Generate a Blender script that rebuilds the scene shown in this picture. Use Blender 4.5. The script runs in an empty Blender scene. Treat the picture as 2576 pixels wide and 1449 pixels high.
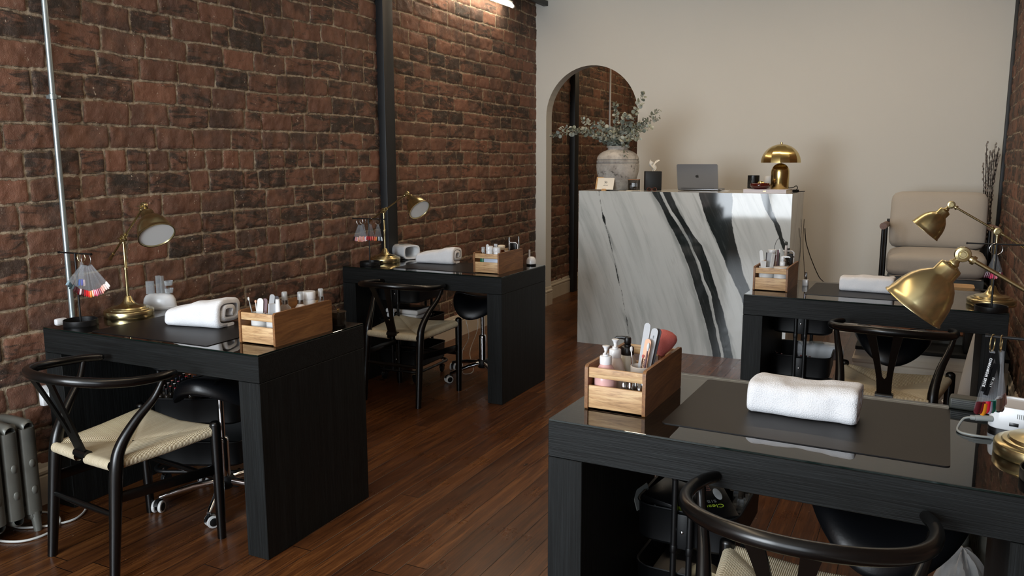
import bpy, bmesh, math, random
import numpy as np
from mathutils import Vector, Matrix, Euler

# ------------------------------------------------------------------ camera, world, light, exposure
SC = bpy.context.scene
COL = SC.collection
R = math.radians
FPX, PITCH, YAW, ROLL, CAMH = 2036.73, 0.1578, 0.4697, -0.0028, 1.4583
_c, _s, _cp, _sp = math.cos(YAW), math.sin(YAW), math.cos(PITCH), math.sin(PITCH)
_fw = Vector((-_s*_cp, _c*_cp, -_sp)); _rt = Vector((_c, _s, 0)); _up = _rt.cross(_fw)
_R = math.cos(ROLL)*_rt + math.sin(ROLL)*_up; _U = -math.sin(ROLL)*_rt + math.cos(ROLL)*_up
cam = bpy.data.objects.new('camera', bpy.data.cameras.new('camera')); COL.objects.link(cam)
cam.matrix_world = Matrix(((_R.x, _U.x, -_fw.x, 0), (_R.y, _U.y, -_fw.y, 0), (_R.z, _U.z, -_fw.z, CAMH), (0, 0, 0, 1)))
cam.data.sensor_fit = 'HORIZONTAL'; cam.data.sensor_width = 36.0; cam.data.lens = FPX/2576*36
cam.data.clip_start = 0.02
SC.camera = cam
SC.view_settings.view_transform = 'Standard'; SC.view_settings.look = 'None'
SC.view_settings.gamma = 1.0; SC.view_settings.use_curve_mapping = False
SC.view_settings.exposure = 1.14
w = bpy.data.worlds.new('world'); SC.world = w; w.use_nodes = True
w.node_tree.nodes['Background'].inputs[0].default_value = (0.75, 0.86, 1.0, 1)
w.node_tree.nodes['Background'].inputs[1].default_value = 0.6
def area(name, loc, rot, sx, sy, power, color, spread=180):
    l = bpy.data.lights.new(name, 'AREA'); l.shape = 'RECTANGLE'; l.size = sx; l.size_y = sy
    l.energy = power; l.color = color; l.spread = R(spread)
    o = bpy.data.objects.new(name, l); COL.objects.link(o); o.location = loc; o.rotation_euler = rot
    return o
# daylight through the two shop windows in the street wall behind the camera
area('window_daylight', (-2.25, -1.97, 1.55), (R(90), 0, R(-4)), 1.75, 2.15, 98, (0.87, 0.94, 1.0))
area('window_daylight', (-0.40, -1.97, 1.55), (R(90), 0, 0), 1.35, 2.1, 14, (0.87, 0.94, 1.0))
area('passage_light', (-2.6, 9.3, 2.95), (0, 0, 0), 0.5, 2.2, 6, (1.0, 0.76, 0.50))
# warm ceiling strips behind the camera and near the desk
area('ceiling_strip_light', (-1.4, 5.4, 3.0), (0, 0, 0), 2.6, 0.12, 12, (1.0, 0.77, 0.54))
area('ceiling_strip_light', (-1.4, 1.6, 3.0), (0, 0, 0), 0.12, 2.6, 8, (1.0, 0.78, 0.52))
SC.cycles.max_bounces = 8; SC.cycles.transparent_max_bounces = 16; SC.cycles.glossy_bounces = 4
SC.cycles.caustics_reflective = False; SC.cycles.caustics_refractive = False
SC.cycles.sample_clamp_indirect = 4.0

# ------------------------------------------------------------------ materials
def lin(c):
    return tuple((v/12.92 if v <= .04045 else ((v+.055)/1.055)**2.4) for v in c)
def hx(h):
    return lin([int(h[i:i+2], 16)/255 for i in (0, 2, 4)]) + (1,)
class NT:
    def __init__(s, name):
        s.m = bpy.data.materials.new(name); s.m.use_nodes = True; s.t = s.m.node_tree
        s.b = s.t.nodes['Principled BSDF']; s.out = s.t.nodes['Material Output']
    def n(s, typ, **kw):
        nd = s.t.nodes.new(typ)
        for k, v in kw.items():
            if k.startswith('i_'):
                key = k[2:]; key = int(key) if key.isdigit() else key.replace('_', ' ')
                s.put(nd.inputs[key], v)
            else: setattr(nd, k, v)
        return nd
    def put(s, sock, v):
        if isinstance(v, bpy.types.NodeSocket): s.t.links.new(v, sock)
        else: sock.default_value = v
    def math(s, op, a, b=0.0, c=0.0, clamp=False):
        nd = s.t.nodes.new('ShaderNodeMath'); nd.operation = op; nd.use_clamp = clamp
        s.put(nd.inputs[0], a); s.put(nd.inputs[1], b)
        if op in ('MULTIPLY_ADD', 'SMOOTH_MIN', 'COMPARE'): s.put(nd.inputs[2], c)
        return nd.outputs[0]
    def mix(s, f, a, b, blend='MIX'):
        nd = s.t.nodes.new('ShaderNodeMix'); nd.data_type = 'RGBA'; nd.blend_type = blend
        s.put(nd.inputs[0], f); s.put(nd.inputs[6], a); s.put(nd.inputs[7], b)
        return nd.outputs[2]
    def coord(s, kind='Object', scale=(1, 1, 1), loc=(0, 0, 0), rot=(0, 0, 0)):
        tc = s.t.nodes.new('ShaderNodeTexCoord'); mp = s.t.nodes.new('ShaderNodeMapping')
        s.t.links.new(tc.outputs[kind], mp.inputs[0]); mp.inputs['Scale'].default_value = scale
        mp.inputs['Location'].default_value = loc; mp.inputs['Rotation'].default_value = rot
        return mp.outputs[0]
    def noise(s, vec, scale, detail=3, rough=.55, dist=0.0):
        nd = s.n('ShaderNodeTexNoise'); s.put(nd.inputs['Vector'], vec); nd.inputs['Scale'].default_value = scale
        nd.inputs['Detail'].default_value = detail; nd.inputs['Roughness'].default_value = rough
        nd.inputs['Distortion'].default_value = dist
        return nd.outputs[0]
    def ramp(s, f, stops):
        nd = s.t.nodes.new('ShaderNodeValToRGB'); s.put(nd.inputs[0], f); e = nd.color_ramp.elements
        e[0].position, e[0].color = stops[0]; e[1].position, e[1].color = stops[-1]
        for p, c in stops[1:-1]:
            x = e.new(p); x.color = c
        return nd.outputs[0]
    def sstep(s, x, a, b):
        nd = s.t.nodes.new('ShaderNodeMapRange'); nd.interpolation_type = 'SMOOTHSTEP'
        s.put(nd.inputs[0], x); nd.inputs[1].default_value = a; nd.inputs[2].default_value = b
        return nd.outputs[0]
    def bump(s, h, strength=.5, dist=.01):
        nd = s.t.nodes.new('ShaderNodeBump'); nd.inputs['Strength'].default_value = strength
        nd.inputs['Distance'].default_value = dist; s.put(nd.inputs['Height'], h)
        s.t.links.new(nd.outputs[0], s.b.inputs['Normal'])
    def attr(s, name):
        nd = s.t.nodes.new('ShaderNodeAttribute'); nd.attribute_name = name
        return nd.outputs['Fac']
def plain(name, color, rough=.5, metal=0, spec=.5, coat=0, bump=None, alpha=None, trans=0, sheen=0, var=0, aniso=0):
    n = NT(name); b = n.b; c = hx(color) if isinstance(color, str) else color
    b.inputs['Base Color'].default_value = c; b.inputs['Roughness'].default_value = rough
    b.inputs['Metallic'].default_value = metal; b.inputs['Specular IOR Level'].default_value = spec
    b.inputs['Coat Weight'].default_value = coat; b.inputs['Transmission Weight'].default_value = trans
    b.inputs['Sheen Weight'].default_value = sheen; b.inputs['Anisotropic'].default_value = aniso
    v = n.coord()
    if var:
        f = n.noise(v, 9, 4); d = tuple(x*(1-var) for x in c[:3])+(1,)
        n.put(b.inputs['Base Color'], n.mix(n.sstep(f, .35, .65), c, d))
    if bump: n.bump(n.noise(v, bump[0], 3), bump[1], bump[2])
    return n.m
def clear(name, tint, fac=.25, rough=.08, edge=.55):
    n = NT(name); t = n.t; n.b.inputs['Base Color'].default_value = hx(tint); n.b.inputs['Roughness'].default_value = rough
    tr = n.n('ShaderNodeBsdfTransparent'); tr.inputs[0].default_value = tuple(min(1, v*.3+.7) for v in hx(tint)[:3])+(1,)
    fr = n.n('ShaderNodeLayerWeight'); fr.inputs[0].default_value = .35
    f = n.math('MULTIPLY_ADD', fr.outputs['Facing'], edge, fac, clamp=True)
    mx = n.n('ShaderNodeMixShader'); t.links.new(f, mx.inputs[0]); t.links.new(tr.outputs[0], mx.inputs[1])
    t.links.new(n.b.outputs[0], mx.inputs[2]); t.links.new(mx.outputs[0], n.out.inputs[0])
    return n.m
def emit(name, color, strength):
    n = NT(name); n.b.inputs['Emission Color'].default_value = color; n.b.inputs['Emission Strength'].default_value = strength
    n.b.inputs['Base Color'].default_value = (1, 1, 1, 1)
    return n.m
M = {}
def brick_mat(name, bright=1.0):
    n = NT(name); v = n.coord()
    sdf, bid, bid2 = n.attr('sdf'), n.attr('brick'), n.attr('brick_tone')
    edge = n.noise(v, 60, 4, .6); sd = n.math('MULTIPLY_ADD', n.math('SUBTRACT', edge, .5), .010, sdf)
    mask = n.sstep(sd, -.001, .002)
    bands = n.noise(n.coord(scale=(3, 3, 11)), 1.9, 5, .7, .8)
    patch = n.noise(v, 7, 5, .65)
    base = n.ramp(bid, [(0, hx('4b3a32')), (.2, hx('5f4538')), (.45, hx('724d3c')), (.6, hx('5b443a')), (.8, hx('855843')), (1, hx('4f4038'))])
    warm = n.mix(n.math('MULTIPLY', n.sstep(patch, .42, .66), .7), base, hx('8a5f49'))
    char = n.math('MULTIPLY', n.sstep(n.math('ADD', bands, n.math('MULTIPLY_ADD', bid2, .30, -.17)), .50, .64), .85)
    c = n.mix(char, warm, hx('33302c'))
    fine = n.noise(v, 160, 4, .7)
    c = n.mix(n.math('MULTIPLY', n.sstep(fine, .5, .75), .35), c, hx('876a57'))
    c = n.mix(n.math('MULTIPLY', n.sstep(n.noise(v, 30, 5, .75), .55, .72), .5), c, hx('7f6d5c'))
    spk = n.noise(v, 95, 2, .5); drip = n.noise(n.coord(scale=(40, 40, 9)), 1, 3, .6)
    c = n.mix(n.math('MULTIPLY', n.sstep(n.math('MULTIPLY', spk, drip), .40, .45), .75), c, hx('cbb9a2'))
    mort = n.mix(n.sstep(n.noise(v, 14, 4, .6), .35, .7), hx('b3a28a'), hx('897963'))
    mort = n.mix(n.math('MULTIPLY', n.sstep(n.noise(v, 110, 3, .7), .55, .7), .5), mort, hx('a08e78'))
    rimf = n.math('MULTIPLY', n.math('MULTIPLY', n.sstep(sd, -.003, .0005), n.sstep(sd, .006, .0015)), n.sstep(n.noise(v, 13, 4, .7), .45, .62))
    c = n.mix(n.math('MULTIPLY', rimf, .7), c, hx('9a8468'))
    crack = n.math('MULTIPLY', n.sstep(n.math('ABSOLUTE', sd), .0035, .0008), n.sstep(n.noise(v, 18, 3), .40, .58))
    hs = n.n('ShaderNodeHueSaturation'); hs.inputs['Saturation'].default_value = .93; n.put(hs.inputs['Color'], n.mix(mask, mort, c))
    col = n.mix(n.math('MULTIPLY', crack, .55), hs.outputs[0], hx('241b16'))
    if bright != 1: col = n.mix(1.0, col, (bright, bright, bright, 1), 'MULTIPLY')
    n.put(n.b.inputs['Base Color'], col)
    n.put(n.b.inputs['Roughness'], n.math('MULTIPLY_ADD', fine, .3, .55))
    n.b.inputs['Specular IOR Level'].default_value = .35
    h = n.math('ADD', n.math('MULTIPLY', n.noise(v, 38, 5, .7), .8), n.math('MULTIPLY', n.noise(v, 150, 3, .7), .25))
    h = n.math('ADD', h, n.math('MULTIPLY', mask, .35))
    n.bump(h, .85, .007)
    return n.m
M['brick'] = brick_mat('old_red_brick')
def floor_mat():
    n = NT('varnished_red_pine_boards'); tc = n.n('ShaderNodeTexCoord'); sp = n.n('ShaderNodeSeparateXYZ')
    n.t.links.new(tc.outputs['Object'], sp.inputs[0]); x, y = sp.outputs[0], sp.outputs[1]
    u = n.math('DIVIDE', x, .094); bi = n.math('FLOOR', u); fu = n.math('FRACT', u)
    wn = n.n('ShaderNodeTexWhiteNoise', noise_dimensions='1D'); n.put(wn.inputs['W'], bi)
    y2 = n.math('DIVIDE', n.math('MULTIPLY_ADD', wn.outputs['Value'], 3.1, y), 2.3); fy = n.math('FRACT', y2)
    wn2 = n.n('ShaderNodeTexWhiteNoise', noise_dimensions='2D'); cb = n.n('ShaderNodeCombineXYZ')
    n.put(cb.inputs[0], bi); n.put(cb.inputs[1], n.math('FLOOR', y2)); n.put(wn2.inputs['Vector'], cb.outputs[0])
    tone = wn2.outputs['Value']
    gx = n.math('MINIMUM', fu, n.math('SUBTRACT', 1.0, fu)); gap = n.sstep(gx, .006, .022)
    gy = n.math('MINIMUM', fy, n.math('SUBTRACT', 1.0, fy)); gap = n.math('MULTIPLY', gap, n.sstep(gy, .0004, .0012))
    cv = n.n('ShaderNodeCombineXYZ'); n.put(cv.inputs[0], n.math('MULTIPLY', x, 22)); n.put(cv.inputs[1], n.math('MULTIPLY_ADD', tone, 40, y))
    n.put(cv.inputs[2], n.math('MULTIPLY', tone, 30))
    grain = n.noise(cv.outputs[0], 2.2, 6, .6, 1.2); fine = n.noise(cv.outputs[0], 11, 4, .6, .3)
    c = n.ramp(n.math('MULTIPLY_ADD', tone, .17, n.math('MULTIPLY', grain, .86)), [(.14, hx('22120a')), (.36, hx('3d2211')), (.56, hx('5a351a')), (.82, hx('84552d'))])
    c = n.mix(n.math('MULTIPLY', n.sstep(fine, .50, .68), .6), c, hx('220e07'))
    kn = n.n('ShaderNodeTexVoronoi'); kn.inputs['Scale'].default_value = 2.6; n.put(kn.inputs['Vector'], n.coord(scale=(2.2, 1, 1)))
    c = n.mix(n.sstep(kn.outputs['Distance'], .07, .03), c, hx('1c0a05'))
    scr = n.noise(n.coord(scale=(26, 3, 1), rot=(0, 0, .3)), 3, 4, .7)
    c = n.mix(n.math('MULTIPLY', n.sstep(scr, .68, .76), .5), c, hx('9a7a60'))
    c = n.mix(n.math('MULTIPLY', n.sstep(n.noise(n.coord(), 75, 2, .5), .755, .775), .8), c, hx('c9b8a4'))
    c = n.mix(gap, hx('0c0503'), c)
    n.put(n.b.inputs['Base Color'], c)
    n.put(n.b.inputs['Roughness'], n.math('MULTIPLY_ADD', n.noise(n.coord(), 5, 5, .65), .26, .17))
    n.b.inputs['Specular IOR Level'].default_value = .5
    h = n.math('ADD', n.math('MULTIPLY', gap, 1.4), n.math('ADD', n.math('MULTIPLY', grain, .25), n.math('MULTIPLY', n.noise(n.coord(), 3.5, 2), .6)))
    n.bump(h, .35, .004)
    return n.m
M['floor'] = floor_mat()
def blackwood(name, axis):
    n = NT(name); sc = {'x': (1.2, 60, 60), 'z': (60, 60, 1.2), 'y': (60, 1.2, 60)}[axis]
    g = n.noise(n.coord(scale=sc), 3.2, 4, .65, .4); g2 = n.noise(n.coord(scale=tuple(v*.3 for v in sc)), 3, 3)
    f = n.math('ADD', n.math('MULTIPLY', g, .7), n.math('MULTIPLY', g2, .3))
    n.put(n.b.inputs['Base Color'], n.ramp(f, [(.32, hx('0b0c0c')), (.5, hx('131515')), (.70, hx('202324'))]))
    n.b.inputs['Roughness'].default_value = .55; n.b.inputs['Specular IOR Level'].default_value = .22
    n.bump(g, .5, .003)
    return n.m
M['desk_x'] = blackwood('black_brown_wood_grain_lengthwise', 'x'); M['desk_z'] = blackwood('black_brown_wood_grain_upright', 'z')
def warmwood(name, axis, cols, sc=1.0):
    n = NT(name); s = {'x': (1, 12, 12), 'y': (12, 1, 12), 'z': (12, 12, 1)}[axis]; s = tuple(a*sc for a in s)
    g = n.noise(n.coord(scale=s), 4.5, 6, .65, 1.6); g2 = n.noise(n.coord(scale=tuple(a*4 for a in s)), 6, 3, .6)
    c = n.ramp(g, [(.25, hx(cols[0])), (.45, hx(cols[1])), (.58, hx(cols[2])), (.78, hx(cols[3]))])
    c = n.mix(n.math('MULTIPLY', n.sstep(g2, .52, .72), .45), c, hx(cols[0]))
    n.put(n.b.inputs['Base Color'], c); n.b.inputs['Roughness'].default_value = .5; n.bump(g2, .15, .002)
    return n.m
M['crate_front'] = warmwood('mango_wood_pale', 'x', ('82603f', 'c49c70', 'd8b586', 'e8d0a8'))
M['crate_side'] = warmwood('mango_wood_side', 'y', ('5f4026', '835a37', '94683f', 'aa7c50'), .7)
M['oak'] = warmwood('oak_tray_wood', 'x', ('a07a4d', 'bf9765', 'cba674', 'd8b98a'))
M['arm_wood'] = warmwood('walnut_arm_wood', 'y', ('4b342a', '6b4c3d', '7a5949', '8b6a57'))
def cream_wall():
    n = NT('warm_white_matt_paint'); v = n.coord()
    n.put(n.b.inputs['Base Color'], n.mix(n.noise(v, .8, 3), hx('d9d8d1'), hx('d2d0c8')))
    n.b.inputs['Roughness'].default_value = .7; n.b.inputs['Specular IOR Level'].default_value = .25
    n.bump(n.noise(v, 120, 3), .12, .002)
    return n.m
M['cream'] = cream_wall()
M['skirting'] = plain('cream_gloss_paint', 'cfc6b6', .35, var=.06)
M['ceiling'] = plain('white_ceiling_paint', 'd9d2c6', .8)
M['black_metal'] = plain('satin_black_metal', '0b0b0c', .42, spec=.5)
M['post'] = plain('black_painted_steel', '17181a', .5, var=.2)
M['black_lacquer'] = plain('black_lacquered_wood', '070707', .26, spec=.5, bump=(9, .06, .01))
M['black_plastic'] = plain('matt_black_plastic', '0f1113', .5, spec=.4)
M['black_leather'] = plain('black_faux_leather', '0b0c0f', .36, spec=.5, bump=(160, .12, .002))
M['mat'] = plain('dark_brown_desk_mat_leather', '1b1817', .42, spec=.16, bump=(260, .06, .001), var=.1)
M['galv'] = plain('galvanised_steel', 'a9b4b6', .33, metal=.75, bump=(30, .1, .004), var=.15)
M['chrome'] = plain('chrome', 'd8dadc', .07, metal=1)
M['brass'] = plain('brushed_antique_brass', 'c9ba8c', .25, metal=1, bump=(90, .03, .001), var=.10, aniso=.2)
M['gold'] = plain('polished_gold_brass', 'd6bd7e', .2, metal=1, aniso=.3)
M['white_enamel'] = plain('white_enamel', 'e9e9e6', .35)
M['white_plastic'] = plain('glossy_white_plastic', 'e6e8ea', .22, spec=.5)
M['white_matt'] = plain('matt_white_plastic', 'd8d9d8', .5)
M['grey_plastic'] = plain('grey_plastic', '8f9390', .4)
M['dark_grey'] = plain('dark_grey_plastic', '33352f', .5)
M['rubber_white'] = plain('white_cable_plastic', 'c9cac6', .4)
M['cord_black'] = plain('black_cable_rubber', '0a0a0a', .5)
def pane(name, ior, tr=(.80, .86, .83, 1)):
    n = NT(name); t = n.t; g = n.n('ShaderNodeBsdfGlossy'); g.inputs['Roughness'].default_value = .012; g.inputs['Color'].default_value = (1, 1, 1, 1)
    tp = n.n('ShaderNodeBsdfTransparent'); tp.inputs[0].default_value = tr; fr = n.n('ShaderNodeFresnel'); fr.inputs[0].default_value = ior
    mx = n.n('ShaderNodeMixShader'); t.links.new(fr.outputs[0], mx.inputs[0]); t.links.new(tp.outputs[0], mx.inputs[1]); t.links.new(g.outputs[0], mx.inputs[2]); t.links.new(mx.outputs[0], n.out.inputs[0]); return n.m
M['glass_top'] = pane('clear_desk_glass', 2.1)
M['glass_edge'] = plain('green_glass_edge', '0b1a17', .12)
M['clear'] = clear('clear_acrylic', 'e8eef2', .10, .05)
M['smoke'] = clear('smoked_glass', '39322a', .45, .05)
M['swatch_clear'] = clear('clear_swatch_plastic', 'e6eaee', .045, .06, .16)
def towel():
    n = NT('white_terry_towel'); v = n.coord(); n.b.inputs['Base Color'].default_value = hx('eeeff2')
    n.b.inputs['Roughness'].default_value = .95; n.b.inputs['Sheen Weight'].default_value = .35
    n.b.inputs['Specular IOR Level'].default_value = .1
    vo = n.n('ShaderNodeTexVoronoi'); vo.inputs['Scale'].default_value = 330; n.put(vo.inputs['Vector'], v)
    h = n.math('ADD', n.math('MULTIPLY', vo.outputs['Distance'], -.8), n.math('MULTIPLY', n.noise(v, 260, 3, .7), .8))
    n.bump(h, .55, .0028)
    return n.m
M['towel'] = towel()
def fabric(name, a, b):
    n = NT(name); v = n.coord(); n.put(n.b.inputs['Base Color'], n.mix(n.noise(v, 420, 2, .7), hx(a), hx(b)))
    n.b.inputs['Roughness'].default_value = .92; n.b.inputs['Sheen Weight'].default_value = .2; n.b.inputs['Specular IOR Level'].default_value = .15
    n.bump(n.math('ADD', n.noise(v, 500, 2, .7), n.math('MULTIPLY', n.noise(v, 12, 3), 1.5)), .35, .003)
    return n.m
M['linen'] = fabric('taupe_linen_fabric', 'bdb6ab', 'aaa399'); M['grey_fabric'] = fabric('blue_grey_lining_fabric', '6f7577', '63696b')
def cord():
    n = NT('woven_paper_cord'); s = n.attr('strand'); v = n.coord()
    wv = n.math('SINE', n.math('MULTIPLY', n.math('MULTIPLY_ADD', n.math('SUBTRACT', n.noise(v, 14, 2), .5), .0035, s), 2*math.pi/.0048))
    t = n.math('MULTIPLY_ADD', wv, .5, .5)
    c = n.ramp(t, [(0, hx('a39271')), (.35, hx('e0d2ae')), (1, hx('f6eed8'))])
    wn = n.n('ShaderNodeTexWhiteNoise', noise_dimensions='1D'); n.put(wn.inputs['W'], n.math('FLOOR', n.math('DIVIDE', s, .0048)))
    c = n.mix(n.math('MULTIPLY', wn.outputs['Value'], .28), c, hx('b39d74'))
    n.put(n.b.inputs['Base Color'], c); n.b.inputs['Roughness'].default_value = .8; n.b.inputs['Specular IOR Level'].default_value = .2
    n.bump(n.math('ADD', t, n.math('MULTIPLY', n.noise(v, 300, 2), .4)), .8, .003)
    return n.m
M['cord'] = cord()
def marble():
    n = NT('panda_marble_polished'); d, fl = n.attr('vein'), n.attr('flow'); v = n.coord()
    cmb = n.n('ShaderNodeCombineXYZ'); sp = n.n('ShaderNodeSeparateXYZ'); n.put(sp.inputs[0], v)
    n.put(cmb.inputs[0], n.math('MULTIPLY', fl, 9)); n.put(cmb.inputs[2], n.math('MULTIPLY', sp.outputs[2], 1.1))
    st = n.noise(cmb.outputs[0], 1.5, 4, .6, .5); st2 = n.noise(cmb.outputs[0], .55, 4, .6, .3)
    w0 = n.mix(n.sstep(st, .42, .75), hx('cbcfcd'), hx('b4b9b7'))
    w0 = n.mix(n.math('MULTIPLY', n.sstep(st2, .52, .72), .28), w0, hx('9ba09e'))
    w0 = n.mix(n.math('MULTIPLY', n.sstep(n.math('ABSOLUTE', n.math('SUBTRACT', st2, .56)), .010, .001), .12), w0, hx('7f8480'))
    rag = n.math('MULTIPLY', n.math('SUBTRACT', n.noise(v, 16, 6, .7), .5), .013)
    dd = n.math('ADD', d, rag)
    halo = n.math('MULTIPLY', n.sstep(dd, -.045, .0), .55)
    c = n.mix(n.math('MULTIPLY', halo, n.sstep(st, .45, .62)), w0, hx('7c817f'))
    dark = n.mix(n.sstep(n.noise(cmb.outputs[0], 4, 5, .7), .5, .75), hx('262b2b'), hx('444a49'))
    c = n.mix(n.sstep(dd, -.001, .003), c, dark)
    n.put(n.b.inputs['Base Color'], c); n.b.inputs['Roughness'].default_value = .05; n.b.inputs['Specular IOR Level'].default_value = .42
    n.b.inputs['Coat Weight'].default_value = .0; n.b.inputs['Coat Roughness'].default_value = .02
    return n.m
M['marble'] = marble()
def stone(name):
    n = NT(name); v = n.coord(); f = n.noise(v, 30, 6, .75); sp = n.coord(); s2 = n.n('ShaderNodeSeparateXYZ'); n.put(s2.inputs[0], sp)
    c = n.mix(n.sstep(n.noise(v, 9, 5, .7), .35, .65), hx('bbb8b2'), hx('9a958f'))
    band = n.math('MULTIPLY', n.sstep(s2.outputs[2], .34, .20), n.sstep(s2.outputs[2], .06, .14))
    pit = n.math('MULTIPLY', n.sstep(f, .53, .60), n.sstep(n.noise(v, 11, 3), .42, .6))
    c = n.mix(n.math('MULTIPLY', pit, n.math('MULTIPLY_ADD', band, .75, .1)), c, hx('3b3836'))
    n.put(n.b.inputs['Base Color'], c); n.b.inputs['Roughness'].default_value = .85; n.b.inputs['Specular IOR Level'].default_value = .2
    n.bump(n.math('SUBTRACT', n.noise(v, 60, 5, .7), n.math('MULTIPLY', pit, .8)), .5, .004)
    return n.m
M['stone'] = stone('weathered_grey_ceramic')
M['leaf'] = plain('grey_green_eucalyptus_leaf', 'a3a99f', .6, var=.3)
M['leaf_dark'] = plain('dull_green_eucalyptus_leaf', '7f8677', .6, var=.3)
M['twig'] = plain('brown_twig', '5c5040', .7)
M['willow'] = plain('dark_willow_twig', '2a211d', .6)
M['catkin'] = plain('grey_willow_catkin', '8a8178', .9, sheen=.5)
M['alu'] = plain('space_grey_aluminium', '85868a', .36, metal=.85)
M['alu_dark'] = plain('dark_metal_logo', '1b1c1e', .3)
M['card'] = plain('cream_card', 'e6e0d2', .7)
M['label_black'] = plain('matt_black_label', '0a0a0b', .85, spec=.1)
M['ink'] = plain('black_ink', '1a1614', .7)
M['amber'] = plain('oxblood_glazed_ceramic', '4a130d', .08, coat=.5)
M['tort'] = plain('brown_red_tortoiseshell', '5a1f16', .15, coat=.4, var=.4)
M['book'] = plain('pale_lilac_book_cover', 'c9c5cc', .5)
M['paper'] = plain('paper_pages', 'ddd6c8', .8)
M['rad'] = plain('grey_cast_iron_paint', '6b6c66', .38, metal=.25, bump=(40, .15, .003), var=.15)
M['pink_soap'] = plain('pink_liquid_plastic', 'e2b3ae', .25, var=.1)
M['frost'] = plain('frosted_pale_plastic', 'd9cfc8', .3)
M['beige_cer'] = plain('beige_ceramic', 'd5ccc0', .45)
M['stonebot'] = plain('pale_olive_cream_bottle', 'c9c5b8', .35)
M['black_cap'] = plain('black_pump_plastic', '0c0c0d', .35)
M['pink_brush'] = plain('coral_pink_bristles', 'd0706a', .9, bump=(250, .6, .003), var=.2)
M['silver_cap'] = plain('silver_cap', 'bfc1c2', .18, metal=1)
M['green_lbl'] = plain('green_label', '1f6b4c', .4)
M['file_grey'] = plain('pale_grey_nail_file', 'b9bcc0', .8, bump=(900, .3, .001))
M['file_pink'] = plain('peach_nail_file', 'e8b99c', .8)
M['file_dark'] = plain('dark_grey_nail_file', '4c4a4e', .8)
M['blush'] = plain('pale_bristles', 'e6d6bc', .9, bump=(300, .5, .003))
M['copper'] = plain('copper_handle', 'a8745a', .25, metal=.8)
M['bluebox'] = plain('pale_blue_plastic', 'bac7dc', .35)
M['mauve'] = plain('mauve_plastic', '6b5055', .4)
M['tape'] = plain('cream_roll_tape', 'c7b48e', .5)
M['lime'] = plain('lime_print', 'a8c038', .5)
M['salmon'] = plain('salmon_print', 'd08a78', .5)
M['bag'] = clear('thin_white_plastic_bag', 'd9dadb', .55, .35)
M['clear_cap'] = clear('clear_spray_cap', 'e4e8ea', .30, .1)
M['tube_lit'] = emit('warm_white_tube', (1, .86, .66, 1), 14)
COLS = {}
def tint(hexs, rough=.18):
    if hexs not in COLS: COLS[hexs] = plain('polish_'+hexs, hexs, rough, coat=.4)
    return COLS[hexs]

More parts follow.
